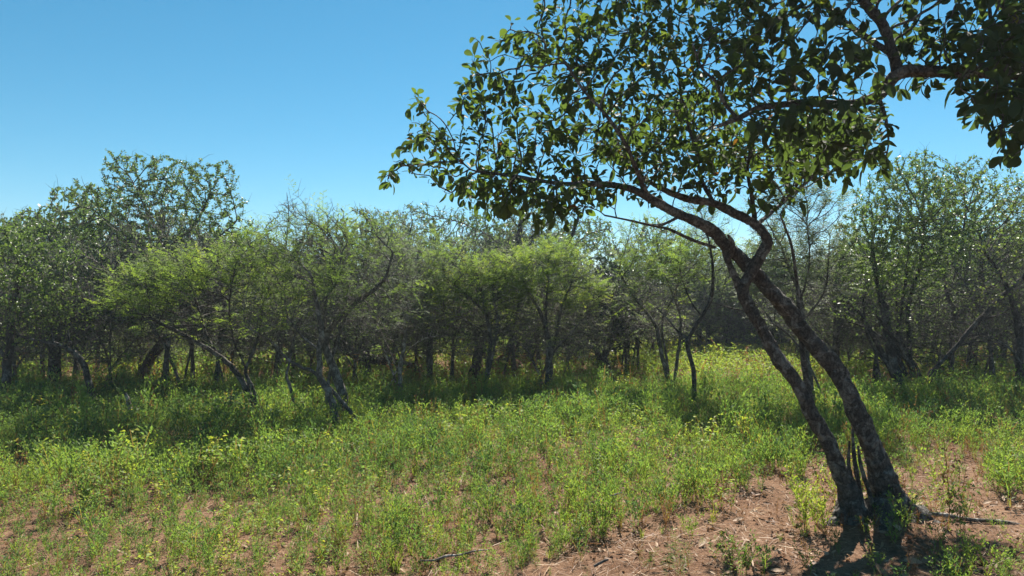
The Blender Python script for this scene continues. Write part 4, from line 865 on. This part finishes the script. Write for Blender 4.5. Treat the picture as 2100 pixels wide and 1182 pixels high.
single_herb('leafy_forb', 'tall thin leafy stem beside the left foot of the leaning tree', 'herb', 1680, 1060, 4.95, .44, 'ovate', .5, 1, .01, .5)
single_herb('leafy_forb', 'broad bushy green forb at the right edge behind the fallen branch', 'herb', 2062, 1010, 5.6, .36, 'lance', .38, 6, .12, 1.2)
single_herb('weed', 'tall spindly dark headed weed right of the leaning tree', 'weed', 1945, 1080, 4.75, .62, 'dry', .9, 2, .05, .5)
single_herb('weed', 'spindly leafy weed arching over the fallen branch', 'weed', 1990, 1110, 4.5, .40, 'ovate', .3, 2, .08, .7)
single_herb('leafy_forb', 'dark shaded leafy herb clump in the tree shadow', 'herb', 1500, 1150, 4.15, .22, 'lance', .2, 4, .06, 1.2)
single_herb('leafy_forb', 'grassy herb clump at the bottom edge below bare soil', 'herb', 1395, 1170, 4.05, .18, 'fine', .15, 4, .07, 1.3)
single_herb('shrub', 'low dark green shrub in front of the paired dark stems', 'shrub', 480, 870, 8.3, .55, 'ovate', .05, 9, .16, 1.1)
single_herb('shrub', 'bushy green herb mound beneath the dark skirted thorn tree', 'shrub', 1190, 820, 10.0, .62, 'fine', .28, 9, .22, 1.2)
log('fallen_branch', 'long thin dead branch lying on soil right of the leaning tree', 'branch', 4.95, [(1880, 1052, 4, 0), (1930, 1056, 4.5, 0), (1990, 1066, 4, -.05), (2050, 1070, 4.5, -.1), (2130, 1086, 3.5, -.15)], M_DEAD, 8)
log('twig', 'pale bent twig on the bare soil at the bottom centre', 'twig', 4.1, [(862, 1150, 1.6, 0), (892, 1149, 2.4, 0), (915, 1141, 2.6, 0), (945, 1138, 2.2, 0), (975, 1130, 1.8, 0), (1002, 1128, 1, .05)], M_DEAD, 6)
log('twig', 'short pale twig on soil under the green herbs right of centre', 'twig', 4.9, [(1212, 1030, 1.6, 0), (1235, 1026, 2, 0), (1250, 1018, 1.8, 0), (1276, 1010, 1, 0)], M_DEAD, 6)
log('twig', 'short dark twig lying near the bottom edge on leaf litter', 'twig', 4.0, [(1218, 1162, 3, 0), (1240, 1150, 3, 0), (1248, 1148, 2, 0)], M_DEAD, 6)
def mound():
    c = P(1045, 745, 14.5); a = np.linspace(0, 6.283, 40, endpoint=False); rr = np.linspace(0, 1, 14)
    Rg, Ag = np.meshgrid(rr, a, indexing='ij'); x = Rg * np.cos(Ag) * .55; y = Rg * np.sin(Ag) * .5
    z = .42 * (1 - Rg ** 2) ** 1.3 * (1 + .25 * fbm(x, y, 7, 2, 3)) + .03 * fbm(x, y, 15, 4, 3)
    V = np.stack([x, y, z], -1).reshape(-1, 3); i = np.arange(13)[:, None] * 40; j = np.arange(40)[None]
    F = np.stack([i + j, i + 40 + j, i + 40 + (j + 1) % 40, i + (j + 1) % 40], -1).reshape(-1, 4)
    o = make_mesh('earth_mound', V, F, M_SOIL, smooth=True); o.location = (c[0], 14.5, float(gz(c[0], 14.5)) - .02)
    tag(o, 'low sunlit reddish earth mound glimpsed under the centre trees', 'mound')
mound()
# ------------------------------------------------------------------ thin warm haze in the air
HAZE = 0.0015
if HAZE:
    V = np.array([(x, y, z) for z in (-1.2, 8.6) for y in (-160, 215) for x in (-215, 215)], float)
    F = np.array([[0, 2, 3, 1], [4, 5, 7, 6], [0, 1, 5, 4], [2, 6, 7, 3], [0, 4, 6, 2], [1, 3, 7, 5]])
    m, nt, out = new_mat('thin_haze'); pv = nt.nodes.new('ShaderNodeVolumePrincipled'); pv.inputs['Density'].default_value = HAZE; pv.inputs['Color'].default_value = (.75, .86, .97, 1); pv.inputs['Anisotropy'].default_value = .2
    nt.links.new(pv.outputs[0], out.inputs['Volume'])
    hz = make_mesh('haze', V, F, m); tag(hz, 'thin pale haze hanging in the warm air', 'haze', kind='stuff')
